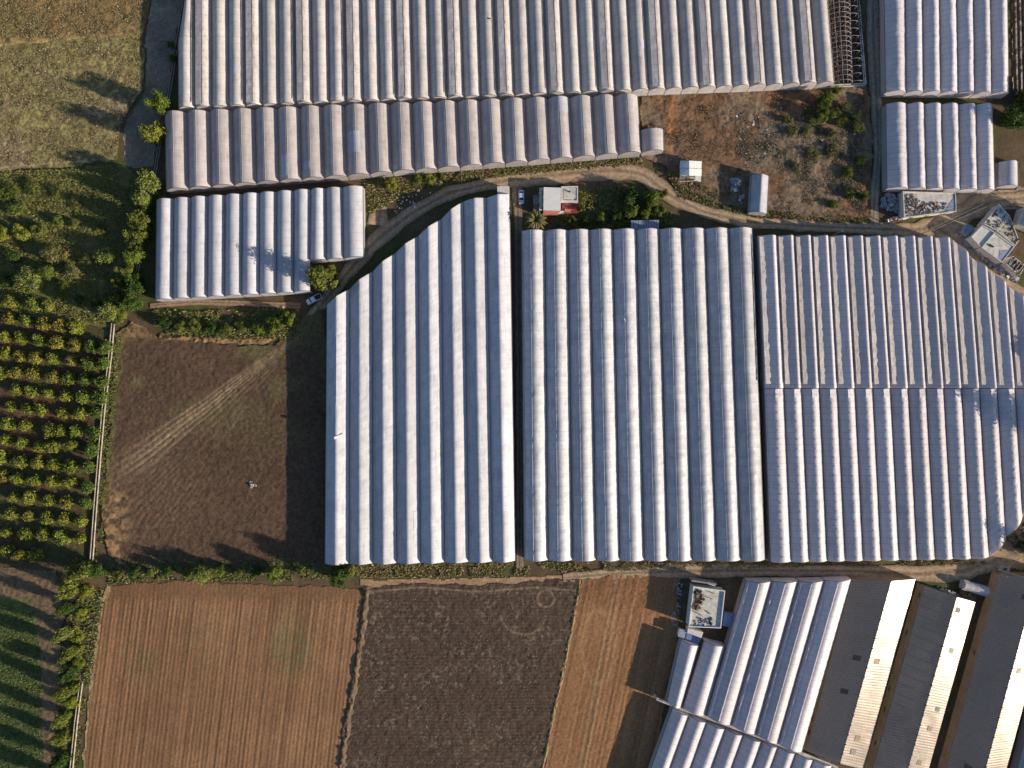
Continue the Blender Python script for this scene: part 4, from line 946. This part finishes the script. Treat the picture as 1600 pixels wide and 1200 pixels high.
c = at(1513, 358); og = (c.x, c.y, 0); o = polybox(MB(og), [(1504, 360.5), (1512, 349.5), (1523, 355.5), (1512.5, 368)], 0, 2.3).build('outhouse', M_BLUEG); o.location = og
o['label'] = 'small grey box outhouse in shade beside the large turned house'; o['category'] = 'outhouse'
c = at(1604, 338); og = (c.x, c.y, 0)
o = polybox(MB(og), [(1593, 350), (1601, 324), (1640, 330), (1630, 366)], 0, 3.6).build('outhouse', M_CONCL); o.location = og; o['label'] = 'pale flat roof cut by the picture edge above the large turned house'; o['category'] = 'outhouse'

# house by the south lane
c = at(1104, 948); org = (c.x, c.y, 0)
HL = thing('house', 'small rectangular house with cluttered flat cream roof beside the south lane', 'house', org)
rp = [(1083, 915.5), (1132.5, 922.5), (1126, 981), (1075.5, 979)]
polybox(MB(org), scale_poly(rp, .985), 0, 3.6, 3.8).build('wall', M_PLAST, HL); polybox(MB(org), rp, 3.6, 3.8).build('roof', M_CONCL, HL); parapet(HL, org, rp, 3.8, .45, .25, M_WROOF)
clutter(HL, org, [(1084, 924), (1092, 920), (1100, 936), (1092, 956), (1083, 950)], 3.8, 46, (.3, 1.1), (M_DARK, M_RUST, M_WOOD), 12, tall=.7)
clutter(HL, org, [(1090, 968), (1112, 964), (1114, 977), (1080, 978)], 3.8, 50, (.2, .8), (M_STONE, M_DARK, M_SCRAP), 13, tall=.6)
for (x, y, l_, r_) in ((1105, 933, 3, -.35), (1112, 926, 2, -.3), (1090, 958, 3, -.5), (1107, 957, 1.4, -.7)): MB(org).box((*at(x, y, 3.9)[:2], 3.95), (l_, .22, .2), r_).build('roof_beam', M_WOOD, HL)
polybox(MB(org), [(1081, 906), (1120, 912), (1119.5, 914), (1081, 909)], 0, 3.9).build('front_screen', M_STEEL, HL)
MB(org).box((*at(1112.5, 912.5, 3.4)[:2], 3.2), (2.2, .8, .7), -.25).build('water_tank', M_SCRAP, HL)
windows(HL, org, rp, 3, 1.0, 2.3, (.3, .7)); windows(HL, org, rp, 0, 1.0, 2.3, (.3, .7))
c = at(1080, 994); og = (c.x, c.y, 0)
T = thing('lean_to_shed', 'blue grey lean-to shed against the small house above the slanted bays', 'shed', og)
polybox(MB(og), [(1075, 982), (1099, 988), (1096, 997), (1074, 989)], 0, 2.8).build('white_block', M_PLAST, T)
polybox(MB(og), [(1061.5, 982.5), (1073.5, 985), (1071, 998), (1059, 994.5)], 2.4, 2.5).build('roof_sheet', M_BLUEG, T)
polybox(MB(og), [(1073.6, 989.4), (1096, 997.6), (1092, 1006), (1071.2, 998)], 2.5, 2.6).build('roof_sheet', M_BLUE, T)
polybox(MB(og), [(1062.5, 983.5), (1095, 998), (1091.5, 1005), (1060, 994)], 0, 2.35).build('wall', M_PLAST, T)
c = at(1135, 965); og = (c.x, c.y, 0); o = MB(og).box((c.x, c.y, 1.1), (2.9, 4.2, 2.2), -.15).build('storage_bin', M_BLUE); o.location = og
o['label'] = 'dark blue storage bin between the small house and the long bays'; o['category'] = 'bin'
# awning at the upper end of B
c = at(1008, 350); og = (c.x, c.y, 0); AW = thing('awning', 'corrugated blue grey awning at the upper end of the central greenhouse', 'awning', og)
for i in range(11):
    x0, x1 = 986 + i * 4, 986 + (i + 1) * 4 - .5
    polybox(MB(og), [(x0, 344.5 - .08 * i), (x1, 344.5 - .08 * i), (x1, 358), (x0, 358)], 2.9 + .04 * (i % 2), 2.96 + .04 * (i % 2)).build('roof_sheet', M_BLUEG, AW)
for x in (987, 1008, 1029): MB(og).tube((*at(x, 345, 2.9)[:2], 0), (*at(x, 345, 2.9)[:2], 2.88), .08).build('post', M_STEEL, AW)
# pump box near the corner of the sheds
c = at(1571, 889); og = (c.x, c.y, 0); PB = thing('pump_box', 'square concrete pump box with an open hatch in the shade above the corner shed', 'pump box', og)
polybox(MB(og), [(1565, 883), (1579, 886), (1577, 895), (1563, 892)], 0, 1.2).build('body', M_CONC, PB); polybox(MB(og), [(1569, 887), (1574, 888), (1573, 892), (1568, 891)], 1.2, 1.3).build('hatch', M_DARK, PB)
c = at(1590, 899); og = (c.x, c.y, 0); o = MB(og).tube(at(1560, 890, 1.0), at(1650, 917, 1.0), .22).build('water_pipe', M_CONCL); o.location = og; o['label'] = 'pale pipe running along the upper end of the corner shed'; o['category'] = 'pipe'
for v in (o,): pass

# heaps
def heap(name, label, cat, pts, z, n, sizes, mats, seed, tall=.6, mound=.6):
    P = [at(*p) for p in pts]; c = sum(P, Vector()) / len(P); og = (c.x, c.y, 0)
    T = thing(name, label, cat, og)
    rng = random.Random(seed); PP = atn(pts); lo, hi = PP.min(0), PP.max(0); mbs = [MB(og) for _ in mats]; k = 0; R = max((p - c).length for p in P)
    while k < n:
        x = rng.uniform(lo[0], hi[0]); y = rng.uniform(lo[1], hi[1])
        if not inpoly(np.array([x]), np.array([y]), PP)[0]: continue
        s_ = rng.uniform(*sizes); zz = mound * max(0, 1 - math.hypot(x - c.x, y - c.y) / R); t_ = Vector((rng.uniform(-.6, .6), rng.uniform(-.6, .6), 1)).to_track_quat('Z', 'Y'); hz = s_ * rng.uniform(.2, .9) * tall
        rng.choice(mbs).box((x, y, .15 + zz + hz * .3), (s_, s_ * rng.uniform(.3, 1.1), hz), rng.uniform(0, 3.14), t_); k += 1
    for mb, mt in zip(mbs, mats):
        if mb.v: mb.build('debris', mt, T, kind='stuff')
    return T
heap('scrap_heap', 'heap of pale scrap and sheeting in the shade left of the rubble roofed house', 'scrap heap', [(1377, 306), (1392, 302), (1408, 320), (1407, 338), (1392, 330), (1376, 325)], 0, 120, (.3, 1.3), (M_SCRAP, M_STONE, M_BLUEG), 21)
heap('tile_heap', 'red and white broken tiles at the road edge below the scrap heap', 'rubble', [(1383, 344), (1398, 339), (1416, 339), (1412, 343), (1388, 346)], 0, 60, (.2, .8), (M_PINK, M_WROOF), 22)
heap('rubble_bank', 'long grey rubble bank between the large turned house and the branch road', 'rubble', [(1500, 366), (1508, 362), (1518, 375), (1545, 398), (1570, 415), (1592, 436), (1586, 440), (1560, 428), (1530, 402), (1505, 384)], 0, 330, (.3, 1.3), (M_STONE, M_SCRAP, M_BLUEG, M_STONE), 23, mound=.4)
heap('plastic_heap', 'upper heap of torn white plastic in the shadow of the lone tunnel', 'plastic heap', [(1141, 281), (1155, 279), (1155, 290), (1143, 291)], 0, 26, (.4, 1.2), (M_WROOF, M_BLUEG), 24)
heap('plastic_heap', 'lower heap of torn white plastic in the shadow of the lone tunnel', 'plastic heap', [(1142, 293), (1152, 292), (1153, 299), (1142, 299)], 0, 18, (.4, 1.1), (M_WROOF, M_BLUEG), 25)
heap('plastic_heap', 'long strip of greyish plastic lying nearest the wall of the lone tunnel', 'plastic heap', [(1155, 305), (1163, 303), (1158, 318), (1153, 317)], 0, 18, (.4, .9), (M_SCRAP,), 26)
heap('litter', 'scattered white litter across the grey scrub on the waste ground', 'litter', [(1150, 170), (1345, 160), (1340, 240), (1240, 230), (1150, 260)], 0, 230, (.2, .85), (M_SCRAP, M_WROOF, M_STONE), 27, mound=0)
heap('litter', 'rubbish scattered on the slope between the road and the stepped greenhouse', 'litter', [(610, 305), (660, 295), (690, 300), (650, 325), (618, 335)], 0, 70, (.15, .55), (M_WROOF, M_SCRAP, M_RUST), 28, mound=0)
heap('litter', 'white litter below the waste ground near the road', 'litter', [(1212, 322), (1250, 316), (1252, 326), (1216, 328)], 0, 26, (.2, .6), (M_WROOF, M_SCRAP), 29, mound=0)
heap('stone_heap', 'small heap of pale stones alone on the fallow field', 'stones', [(388, 753), (398, 751), (402, 759), (393, 763)], 0, 22, (.2, .7), (M_SCRAP, M_STONE), 30)
heap('litter', 'litter around the lane beside the small flat roofed house', 'litter', [(1052, 905), (1066, 903), (1060, 975), (1048, 980)], 0, 60, (.2, .8), (M_SCRAP, M_STONE, M_BLUEG), 31, mound=0)
heap('stone_row', 'row of pale lumps along the upper end of the middle glazed shed', 'stones', [(1464, 916), (1474, 918), (1496, 928), (1494, 933), (1470, 924)], 0, 30, (.3, .9), (M_SCRAP, M_STONE), 32)
heap('pallet_stack', 'brown stacked crates between the tiny white tunnel and the middle shed', 'crates', [(1500, 921), (1523, 928), (1521, 940), (1497, 932)], 0, 70, (.5, 1.1), (M_WOOD, M_RUST), 33, mound=.5)
heap('log_pile', 'dead branches and logs at the corner yard by the lilac greenhouse', 'branches', [(1570, 838), (1598, 820), (1610, 850), (1585, 856)], 0, 90, (.4, 1.6), (M_WOOD, M_TRUNK), 34, mound=.8)

# ---------------------------------------------------------------- vehicles
def wheel(T, org, x, y, rz):
    C_, S_ = math.cos(rz), math.sin(rz); w_ = link('wheel', None, None, T)
    bpy.data.objects.remove(w_)
    d = Vector((-S_, C_, 0)); p = Vector((x, y, .34)) + Vector(org)
    wl = MB(org).tube(p - d * .11, p + d * .11, .34, n=14).build('wheel', M_TYRE, T)
    MB(org).tube(p - d * .12, p + d * .12, .19, n=10).build('rim', M_STEEL, wl)
def rot(x, y, rz): return x * math.cos(rz) - y * math.sin(rz), x * math.sin(rz) + y * math.cos(rz)
def loft(T, org, name, secs, rz, mat, parent=None):
    """secs: list of (x, halfwidth_bottom, halfwidth_top, z0, z1)"""
    mb = MB(org); ring = []
    for (x, wb, wt, z0, z1) in secs:
        zs = z0 + (z1 - z0) * .55
        for (y, z) in ((-wb * .96, z0), (-wb, zs), (-wt, z1 - .04), (-wt * .85, z1), (wt * .85, z1), (wt, z1 - .04), (wb, zs), (wb * .96, z0)):
            xx, yy = rot(x, y, rz); ring.append((xx + org[0], yy + org[1], z))
    k = 8; n = len(secs); fs = [(i * k + j, i * k + (j + 1) % k, (i + 1) * k + (j + 1) % k, (i + 1) * k + j) for i in range(n - 1) for j in range(k)]
    fs += [tuple(range(k - 1, -1, -1)), tuple(range((n - 1) * k, n * k))]
    mb.add(ring, fs); return mb.build(name, mat, parent or T)
def vehicle(px, py, rz, pickup, label, mat):
    c = at(px, py); org = (c.x, c.y, 0)
    T = thing('pickup_truck' if pickup else 'parked_car', label, 'pickup' if pickup else 'car', (c.x, c.y, .2)); T.location = (c.x, c.y, .2)
    L = 2.5 if pickup else 2.15
    if pickup:
        loft(T, org, 'body', [(-L, .78, .75, .45, .95), (-L + .1, .86, .84, .32, 1.0), (-.35, .88, .86, .3, 1.02), (-.3, .88, .86, .3, 1.05), (1.1, .88, .84, .3, 1.06), (2.2, .84, .76, .32, .98), (L, .72, .62, .42, .8)], rz, mat)
        loft(T, org, 'cab', [(-.32, .84, .68, 1.0, 1.55), (-.1, .84, .72, 1.0, 1.68), (.75, .84, .70, 1.0, 1.68), (1.3, .82, .66, 1.0, 1.10)], rz, mat)
        bed = [(-2.35, -.72), (-.45, -.72), (-.45, .72), (-2.35, .72)]; MB(org).prism([(rot(x, y, rz)[0] + c.x, rot(x, y, rz)[1] + c.y) for x, y in bed], 1.0, 1.06).build('load_bed', M_DARK, T)
        for s_ in (-1, 1):
            q_ = [(-2.4, s_ * .74), (-.4, s_ * .74), (-.4, s_ * .86), (-2.4, s_ * .86)]; MB(org).prism([(rot(x, y, rz)[0] + c.x, rot(x, y, rz)[1] + c.y) for x, y in q_], 1.02, 1.35).build('bed_side', mat, T)
        ws = [(.86, 1.62, .66), (1.28, 1.14, .78)]
    else:
        loft(T, org, 'body', [(-L, .7, .62, .42, .78), (-L + .2, .82, .76, .28, .92), (-.9, .86, .82, .25, .98), (.9, .86, .82, .25, .96), (1.7, .82, .76, .28, .88), (L, .68, .58, .38, .7)], rz, mat)
        loft(T, org, 'cab', [(-1.55, .74, .60, .9, 1.0), (-1.0, .80, .62, .92, 1.4), (.3, .80, .62, .92, 1.44), (1.05, .78, .66, .9, .98)], rz, mat)
        ws = [(.36, 1.42, .6), (1.02, 1.0, .72)]
        q_ = [(-1.08, 1.38, .58), (-1.56, 1.03, .64)]
        mb = MB(org); vs = []
        for (x, z, hw) in q_:
            for s_ in (-1, 1): xx, yy = rot(x - .02, s_ * hw, rz); vs.append((xx + c.x, yy + c.y, z + .03))
        mb.add(vs, [(0, 1, 3, 2)]); mb.build('rear_window', M_GLASS, T)
    mb = MB(org); vs = []
    for (x, z, hw) in ws:
        for s_ in (-1, 1): xx, yy = rot(x + .02, s_ * hw, rz); vs.append((xx + c.x, yy + c.y, z + .03))
    mb.add(vs, [(0, 1, 3, 2)]); mb.build('windscreen', M_GLASS, T)
    for x in (-L * .62, L * .62):
        for s_ in (-1, 1):
            xx, yy = rot(x, s_ * .8, rz); wheel(T, org, xx, yy, rz)
    for s_ in (-1, 1):
        xx, yy = rot(L - .06, s_ * .52, rz); MB(org).box((xx + c.x, yy + c.y, .66), (.14, .3, .14), rz).build('headlight', M_WROOF, T)
        xx, yy = rot(-L + .05, s_ * .6, rz); MB(org).box((xx + c.x, yy + c.y, .75), (.12, .2, .16), rz).build('tail_light', M_RED, T)
    return T
vehicle(492, 468, math.radians(206), True, 'white pickup truck parked under the tree at the corner of the stepped white greenhouse', M_CARW)
vehicle(814.5, 309, math.radians(-90), False, 'light blue car parked on the lane left of the house with the white sheet roof', M_CARB)

# ---------------------------------------------------------------- poles and wires
def pole(px, py, h, label, wires=()):
    c = at(px, py); T = thing('utility_pole', label, 'utility pole', (c.x, c.y, 0), 'utility poles')
    MB((0, 0, 0)).tube((0, 0, 0), (0, 0, h), .16, .10, 8).build('post', M_CONC, T)
    MB().tube((-.8, .3, h - .3), (.8, -.3, h - .3), .06).build('crossarm', M_WOOD, T)
    for i, (qx, qy, qz) in enumerate(wires):
        e_ = at(qx, qy, qz); mb = MB((c.x, c.y, 0)); pr = Vector((c.x + (i - .5) * .8, c.y - (i - .5) * .3, h - .2))
        a_ = pr.copy()
        for k in range(1, 11):
            t = k / 10; p = a_.lerp(e_, t); p.z -= 1.0 * 4 * t * (1 - t) * .5; mb.tube(pr, p, .04, n=4); pr = p
        mb.build('cable', M_SCRAP, T)
pole(1434, 367, 7.0, 'utility pole above the lilac greenhouse with two cables to the turned house', [(1536, 319, 4.5), (1544, 322, 4.5)])
pole(1302, 367, 6.0, 'short utility pole without cables at the upper edge of the lilac greenhouse')
pole(1552, 893, 6.0, 'utility pole in the shade between the tiny white tunnel and the corner shed')

# ---------------------------------------------------------------- trees and shrubs
def crown_mesh(name, n, lobes, leaf, seed, tall=1.0, fill=.55, big=True):
    """unit-radius crown: leaf sprays spread through overlapping lobes"""
    rng = np.random.default_rng(seed); V = []; F = []
    L = []
    for i in range(lobes):
        a_ = rng.random() * 6.283; r = rng.random() ** .6 * .62; L.append((r * math.cos(a_), r * math.sin(a_), .15 + rng.random() * .85 * tall, .24 + rng.random() * .24))
    L.append((0, 0, .5 * tall, .55 if big else .78)); L = np.array(L); wts = L[:, 3] ** 2; li = rng.choice(len(L), n, p=wts / wts.sum())
    d = rng.normal(size=(n, 3)); d /= np.linalg.norm(d, axis=1)[:, None]; rad = rng.random(n) ** fill
    c = L[li, :3] + d * (rad * L[li, 3])[:, None] * np.array([1, 1, .8]); c[:, 2] = np.maximum(c[:, 2], .06)
    nr = d * .8 + rng.normal(size=(n, 3)) * .45 + np.array([0, 0, .5]); nr /= np.linalg.norm(nr, axis=1)[:, None]
    t = np.cross(nr, rng.normal(size=(n, 3))); t /= np.linalg.norm(t, axis=1)[:, None]; b_ = np.cross(nr, t)
    s_ = leaf * (.6 + rng.random(n) * .8)
    A = c - t * (s_ * .9)[:, None]; B = c + b_ * (s_ * .45)[:, None] + nr * (s_ * .15)[:, None]; C_ = c + t * (s_ * .9)[:, None]; D = c - b_ * (s_ * .45)[:, None] + nr * (s_ * .15)[:, None]
    V = np.stack([A, B, C_, D], 1).reshape(-1, 3); F = np.arange(n * 4).reshape(-1, 4)
    me = mesh_np(name, V, F); me.materials.append(M_LEAF); return me
SMALL = [crown_mesh('crown', 900, 7, .12, 300 + i, .8, .5, False) for i in range(8)]
BIG = [crown_mesh('crown', 3000, 16, .078, 400 + i, 1.0) for i in range(6)]
WISP = [crown_mesh('crown', 1300, 20, .085, 500 + i, .9, .8) for i in range(4)]
def trunk_mesh(seed):
    rng = random.Random(seed); mb = MB(); mb.tube((0, 0, 0), (.03, .02, .45), .09, .06, 6)
    for i in range(4):
        a_ = i * 1.6 + rng.random(); mb.tube((.03, .02, .4), (math.cos(a_) * .4, math.sin(a_) * .4, .75 + rng.random() * .2), .05, .015, 5)
    me = bpy.data.meshes.new('trunk'); me.from_pydata(mb.v, [], mb.f); me.update(); me.materials.append(M_TRUNK); return me
TRK = [trunk_mesh(i) for i in range(3)]
def tree(px, py, r, h, col, label, group, protos=BIG, name='tree', cat='tree', zc=.55):
    """px, py: crown centre seen in the photo; r px; h metres"""
    g = at(px, py, h * zc); T = thing(name, label, cat, (g.x, g.y, 0), group); T.rotation_euler = (0, 0, random.random() * 6.28)
    R = r * S
    o = link('crown', random.choice(protos), None, T); o.scale = (R, R * random.uniform(.88, 1.1), h / 1.15)
    kk = random.uniform(.85, 1.12)
    o.color = (*[c_ * kk * random.uniform(.96, 1.04) for c_ in col], 1)
    o2 = link('trunk', random.choice(TRK), None, T); o2.scale = (R, R, h * .8)
    return T
ORC = (.19, .215, .04); OLV = (.125, .15, .04); DGR = (.05, .09, .022); BRT = (.115, .155, .03); YEL = (.145, .165, .04); PAL = (.155, .19, .06); GRYG = (.15, .15, .07)
rows = [[(14, 470), (48, 474), (72, 476)],
        [(12, 497), (39, 501), (66, 505), (92, 508), (117, 512)], [(5, 526), (32, 528), (60, 531), (87, 534), (114, 538), (141, 542), (165, 542)],
        [(5, 552), (28, 556), (54, 558), (82, 560), (109, 563), (138, 569), (160, 568)], [(-2, 580), (22, 582), (52, 583), (80, 589), (104, 592), (132, 592), (158, 597)],
        [(25, 607), (48, 612), (75, 615), (101, 618), (128, 620), (153, 620)], [(15, 635), (40, 639), (62, 641), (95, 645), (122, 647), (150, 646)],
        [(10, 662), (37, 665), (76, 671), (90, 673), (118, 675), (146, 677)], [(8, 687), (33, 692), (60, 698), (80, 698), (110, 695), (142, 702)],
        [(2, 716), (30, 721), (57, 723), (82, 726), (108, 729), (137, 731)], [(2, 745), (25, 747), (53, 750), (80, 752), (108, 754), (135, 762)],
        [(20, 776), (45, 777), (75, 782), (102, 785), (134, 787)], [(15, 802), (42, 807), (71, 810), (99, 811), (125, 815)],
        [(8, 832), (37, 835), (65, 836), (93, 840), (123, 842)], [(7, 862), (30, 868), (52, 868)]]
for ri, row in enumerate(rows):
    n_ = len(row)
    for ci, (x, y) in enumerate(row):
        col = random.choice([ORC, ORC, (.20, .21, .05), (.16, .20, .04), (.22, .20, .05)])
        edge = x > 130
        tree(x, y, random.uniform(11.5, 15.5) * (1.1 if edge else 1), random.uniform(3.3, 4.5), (.10, .15, .035) if edge else col,
             f'citrus tree, {ordinal(n_ - 1 - ci)} from the canal in orchard row {ordinal(ri)} from the top', 'citrus trees in the orchard rows', SMALL, 'citrus_tree', 'citrus tree')
def line(items, what, phrase, group, protos=BIG, name='tree', cat='tree'):
    for i, it in enumerate(items):
        x, y, r, h, col = it[:5]; look = {ORC: 'yellowish green', OLV: 'olive green', DGR: 'dark green', BRT: 'bright green', YEL: 'yellow', PAL: 'pale green', GRYG: 'grey green'}[col]
        tree(x, y, r, h, col, f'{look} {what}, {ordinal(i)} {phrase}', group, it[5] if len(it) > 5 else protos, name, cat)
line([(267, 70, 7, 3, BRT), (271, 92, 8, 3, BRT), (247, 162, 21, 9.5, BRT), (237, 205, 22, 9.5, YEL), (234, 285, 21, 9, PAL), (224, 308, 17, 8, PAL), (219, 345, 17, 8.5, OLV), (212, 370, 18, 8, OLV), (209, 398, 17, 8, BRT),
      (192, 425, 14, 6, OLV), (186, 440, 11, 5, OLV), (208, 447, 17, 8.5, DGR), (203, 472, 18, 8.5, DGR), (172, 487, 19, 8, PAL), (180, 466, 13, 5, OLV)],
     'tree', 'from the top along the upper canal', 'trees along the upper canal')
line([(226, 326, 12, 4, OLV), (214, 358, 12, 4, PAL), (205, 384, 13, 4, OLV), (203, 412, 13, 4, BRT), (200, 428, 12, 4, OLV), (196, 450, 12, 4, OLV), (215, 432, 10, 3.5, DGR), (190, 470, 12, 4, OLV), (188, 488, 12, 4, BRT), (168, 472, 11, 3.5, OLV), (182, 502, 10, 3, OLV)],
     'low bush', 'from the top in the hedge beside the left greenhouses', 'low bushes in the canal hedge', BIG, 'bush', 'bush')
line([(12, 300, 18, 2.5, OLV, WISP), (48, 292, 18, 2.5, OLV, WISP), (88, 300, 14, 2, OLV, WISP), (28, 325, 20, 3, PAL, WISP), (118, 318, 14, 2, GRYG, WISP), (5, 365, 14, 4, ORC), (34, 362, 15, 4.5, ORC), (62, 358, 14, 4, OLV), (92, 345, 9, 3, PAL), (116, 349, 8, 3, PAL), (158, 357, 10, 3, OLV),
      (165, 398, 19, 5.5, PAL, WISP), (85, 396, 18, 4.5, GRYG), (108, 424, 15, 4, GRYG), (44, 438, 27, 6, PAL)],
     'bush', 'among the tall weeds above the orchard', 'bushes above the orchard', BIG, 'bush', 'bush')
line([(72, 425, 17, 5, OLV), (20, 400, 15, 4, DGR), (135, 405, 13, 3, GRYG, WISP), (100, 446, 9, 3, OLV), (95, 464, 8, 2.5, OLV), (123, 468, 9, 3, DGR), (148, 474, 12, 3.5, OLV), (10, 440, 14, 4, DGR)],
     'bush', 'in the thicket just above the first orchard row', 'bushes in the thicket', BIG, 'bush', 'bush')
line([(118, 893, 25, 11, OLV), (148, 893, 15, 6, DGR), (108, 922, 17, 10, OLV), (134, 925, 14, 4, ORC), (104, 952, 12, 8, DGR), (126, 960, 12, 3.5, ORC), (99, 991, 14, 10, PAL), (122, 992, 13, 3.5, ORC), (109, 1022, 14, 10, OLV), (124, 1035, 11, 3, ORC), (106, 1052, 14, 8, DGR), (100, 1085, 15, 10.5, OLV),
      (114, 1098, 11, 3.5, ORC), (97, 1125, 13, 8, OLV), (93, 1155, 13, 7, OLV), (92, 1190, 14, 9, DGR), (90, 1228, 16, 10, OLV)], 'bush', 'down the overgrown strip beside the striped field', 'bushes along the lower canal', BIG, 'bush', 'bush')
line([(185, 897, 10, 2.5, OLV), (208, 894, 11, 4.5, DGR), (234, 896, 9, 2.5, OLV), (262, 893, 10, 4.5, DGR), (290, 897, 10, 3, OLV), (314, 898, 17, 8, PAL, WISP), (343, 893, 12, 5.5, OLV), (372, 896, 10, 3, OLV), (400, 893, 10, 3.5, DGR), (428, 897, 15, 7, BRT), (468, 892, 9, 2.5, OLV), (530, 902, 17, 10, DGR), (546, 893, 14, 7, OLV)],
     'shrub', 'from the canal along the foot of the fallow field', 'shrubs between the fallow and striped fields', BIG, 'shrub', 'shrub')
line([(258, 505, 12, 3, DGR), (280, 510, 13, 3, OLV), (305, 507, 13, 3, OLV), (328, 513, 12, 2.5, DGR), (352, 516, 12, 2.5, OLV), (376, 508, 13, 3.2, OLV), (402, 513, 13, 3.2, BRT), (428, 508, 16, 4.2, BRT), (450, 498, 15, 4.5, BRT)],
     'shrub', 'from the canal in the hedge above the fallow field', 'shrubs in the hedge above the fallow field', BIG, 'shrub', 'shrub')
tree(505, 433, 22, 11.5, OLV, 'tall olive green tree standing over the white pickup truck', 'lone trees')
tree(517, 424, 12, 9, OLV, 'small olive green tree behind the tall one over the pickup truck', 'lone trees')
line([(612, 287, 13, 3, ORC), (652, 279, 9, 2.5, BRT), (672, 279, 11, 2.5, ORC), (690, 276, 7, 1.5, OLV)], 'bush', 'from the left under the beige greenhouse row', 'bushes under the beige greenhouse row', BIG, 'bush', 'bush')
line([(988, 305, 19, 6.5, DGR), (1018, 310, 18, 6, BRT), (986, 328, 15, 4, OLV), (1008, 333, 14, 4.5, BRT), (1030, 328, 12, 4, OLV), (1036, 302, 9, 3.5, OLV), (962, 337, 12, 3, DGR), (938, 342, 13, 3.5, BRT), (915, 346, 10, 3, DGR), (893, 345, 9, 3, BRT), (908, 326, 8, 2.5, YEL), (912, 308, 8, 2.5, OLV)],
     'garden tree', 'in the garden between the house and the road bend', 'garden trees')
line([(1290, 155, 15, 5.5, BRT), (1283, 180, 13, 5, BRT), (1262, 173, 7, 2.5, BRT), (1315, 190, 13, 2.5, OLV, WISP), (1232, 188, 11, 2.5, OLV, WISP), (1322, 168, 12, 3, GRYG, WISP), (1300, 210, 13, 2.5, GRYG, WISP), (1342, 200, 12, 3.5, OLV, WISP), (1330, 300, 14, 2.5, OLV, WISP), (1302, 318, 12, 2, OLV, WISP), (1352, 305, 10, 3.5, OLV, WISP), (1345, 250, 10, 4, DGR, WISP), (1262, 205, 12, 1.8, GRYG, WISP), (1240, 206, 14, 2.2, GRYG, WISP), (1272, 190, 12, 3, OLV, WISP), (1305, 178, 13, 3.5, OLV, WISP), (1335, 182, 12, 4, DGR, WISP), (1300, 235, 15, 2.2, GRYG, WISP), (1270, 240, 15, 2, GRYG, WISP), (1245, 262, 13, 1.8, GRYG, WISP), (1325, 270, 13, 2.5, OLV, WISP), (1308, 140, 10, 3.5, BRT, WISP)],
     'bush', 'on the waste ground counted from the channel', 'bushes on the waste ground', BIG, 'bush', 'bush')
tree(1590, 182, 26, 9, DGR, 'big dark green tree at the right edge beside the six bay greenhouse', 'lone trees')
tree(1612, 150, 22, 8, OLV, 'olive green tree at the right edge above the big dark one', 'lone trees')
for (x, y, r, h, lab) in ((1632, 862, 30, 11, 'tree just past the corner yard whose shadow falls on the lilac greenhouse'), (1668, 668, 34, 14, 'tree past the right edge shading the middle of the lilac greenhouse'),
                     (1660, 560, 30, 12, 'tree past the right edge shading the upper bays of the lilac greenhouse'), (1655, 350, 26, 10, 'tree past the right edge behind the turned house')):
    tree(x, y, r, h, OLV, lab, 'trees past the right edge')

# palm
c = at(837, 345, 4.5); PT = thing('palm_tree', 'round palm tree with long drooping fronds below the white roofed house', 'palm tree', (c.x, c.y, 0))
MB().tube((0, 0, 0), (0, 0, 4.6), .34, .26, 9).build('trunk', M_TRUNK, PT)
def frond(L, droop, seed):
    rng = random.Random(seed); V = []; F = []; pr = Vector((0, 0, 0)); k = 11
    for i in range(k):
        t = i / (k - 1); x = L * t; zc = 1.2 * math.sin(t * 2.0) * L / 3.5 - droop * t * t; w_ = .42 * math.sin(math.pi * min(1, t * .9 + .08)) + .02
        V += [(x, -w_, zc - w_ * .5), (x, 0, zc), (x, w_, zc - w_ * .5)]
        if i:
            b_ = (i - 1) * 3
            F += [(b_, b_ + 1, b_ + 4, b_ + 3), (b_ + 1, b_ + 2, b_ + 5, b_ + 4)]
    # split each half-blade into leaflets by pulling alternate edges inward
    for i in range(1, k, 2):
        V[i * 3] = (V[i * 3][0] + .12, V[i * 3][1] * .45, V[i * 3][2]); V[i * 3 + 2] = (V[i * 3 + 2][0] + .12, V[i * 3 + 2][1] * .45, V[i * 3 + 2][2])
    me = bpy.data.meshes.new('frond'); me.from_pydata(V, [], F); me.update(); me.materials.append(M_LEAF); return me
FR = [frond(3.4, 1.5, 1), frond(3.0, .6, 2), frond(3.7, 2.6, 3)]
for i in range(36):
    o = link('frond', FR[i % 3], None, PT); o.location = (0, 0, 4.6 + random.random() * .2); o.rotation_euler = (random.uniform(-.1, .1), random.uniform(-.5, .15), i * 2 * math.pi / 36 * 5 + random.random() * .2)
    o.color = (.14, .13, .05, 1) if i % 3 else (.19, .16, .08, 1)
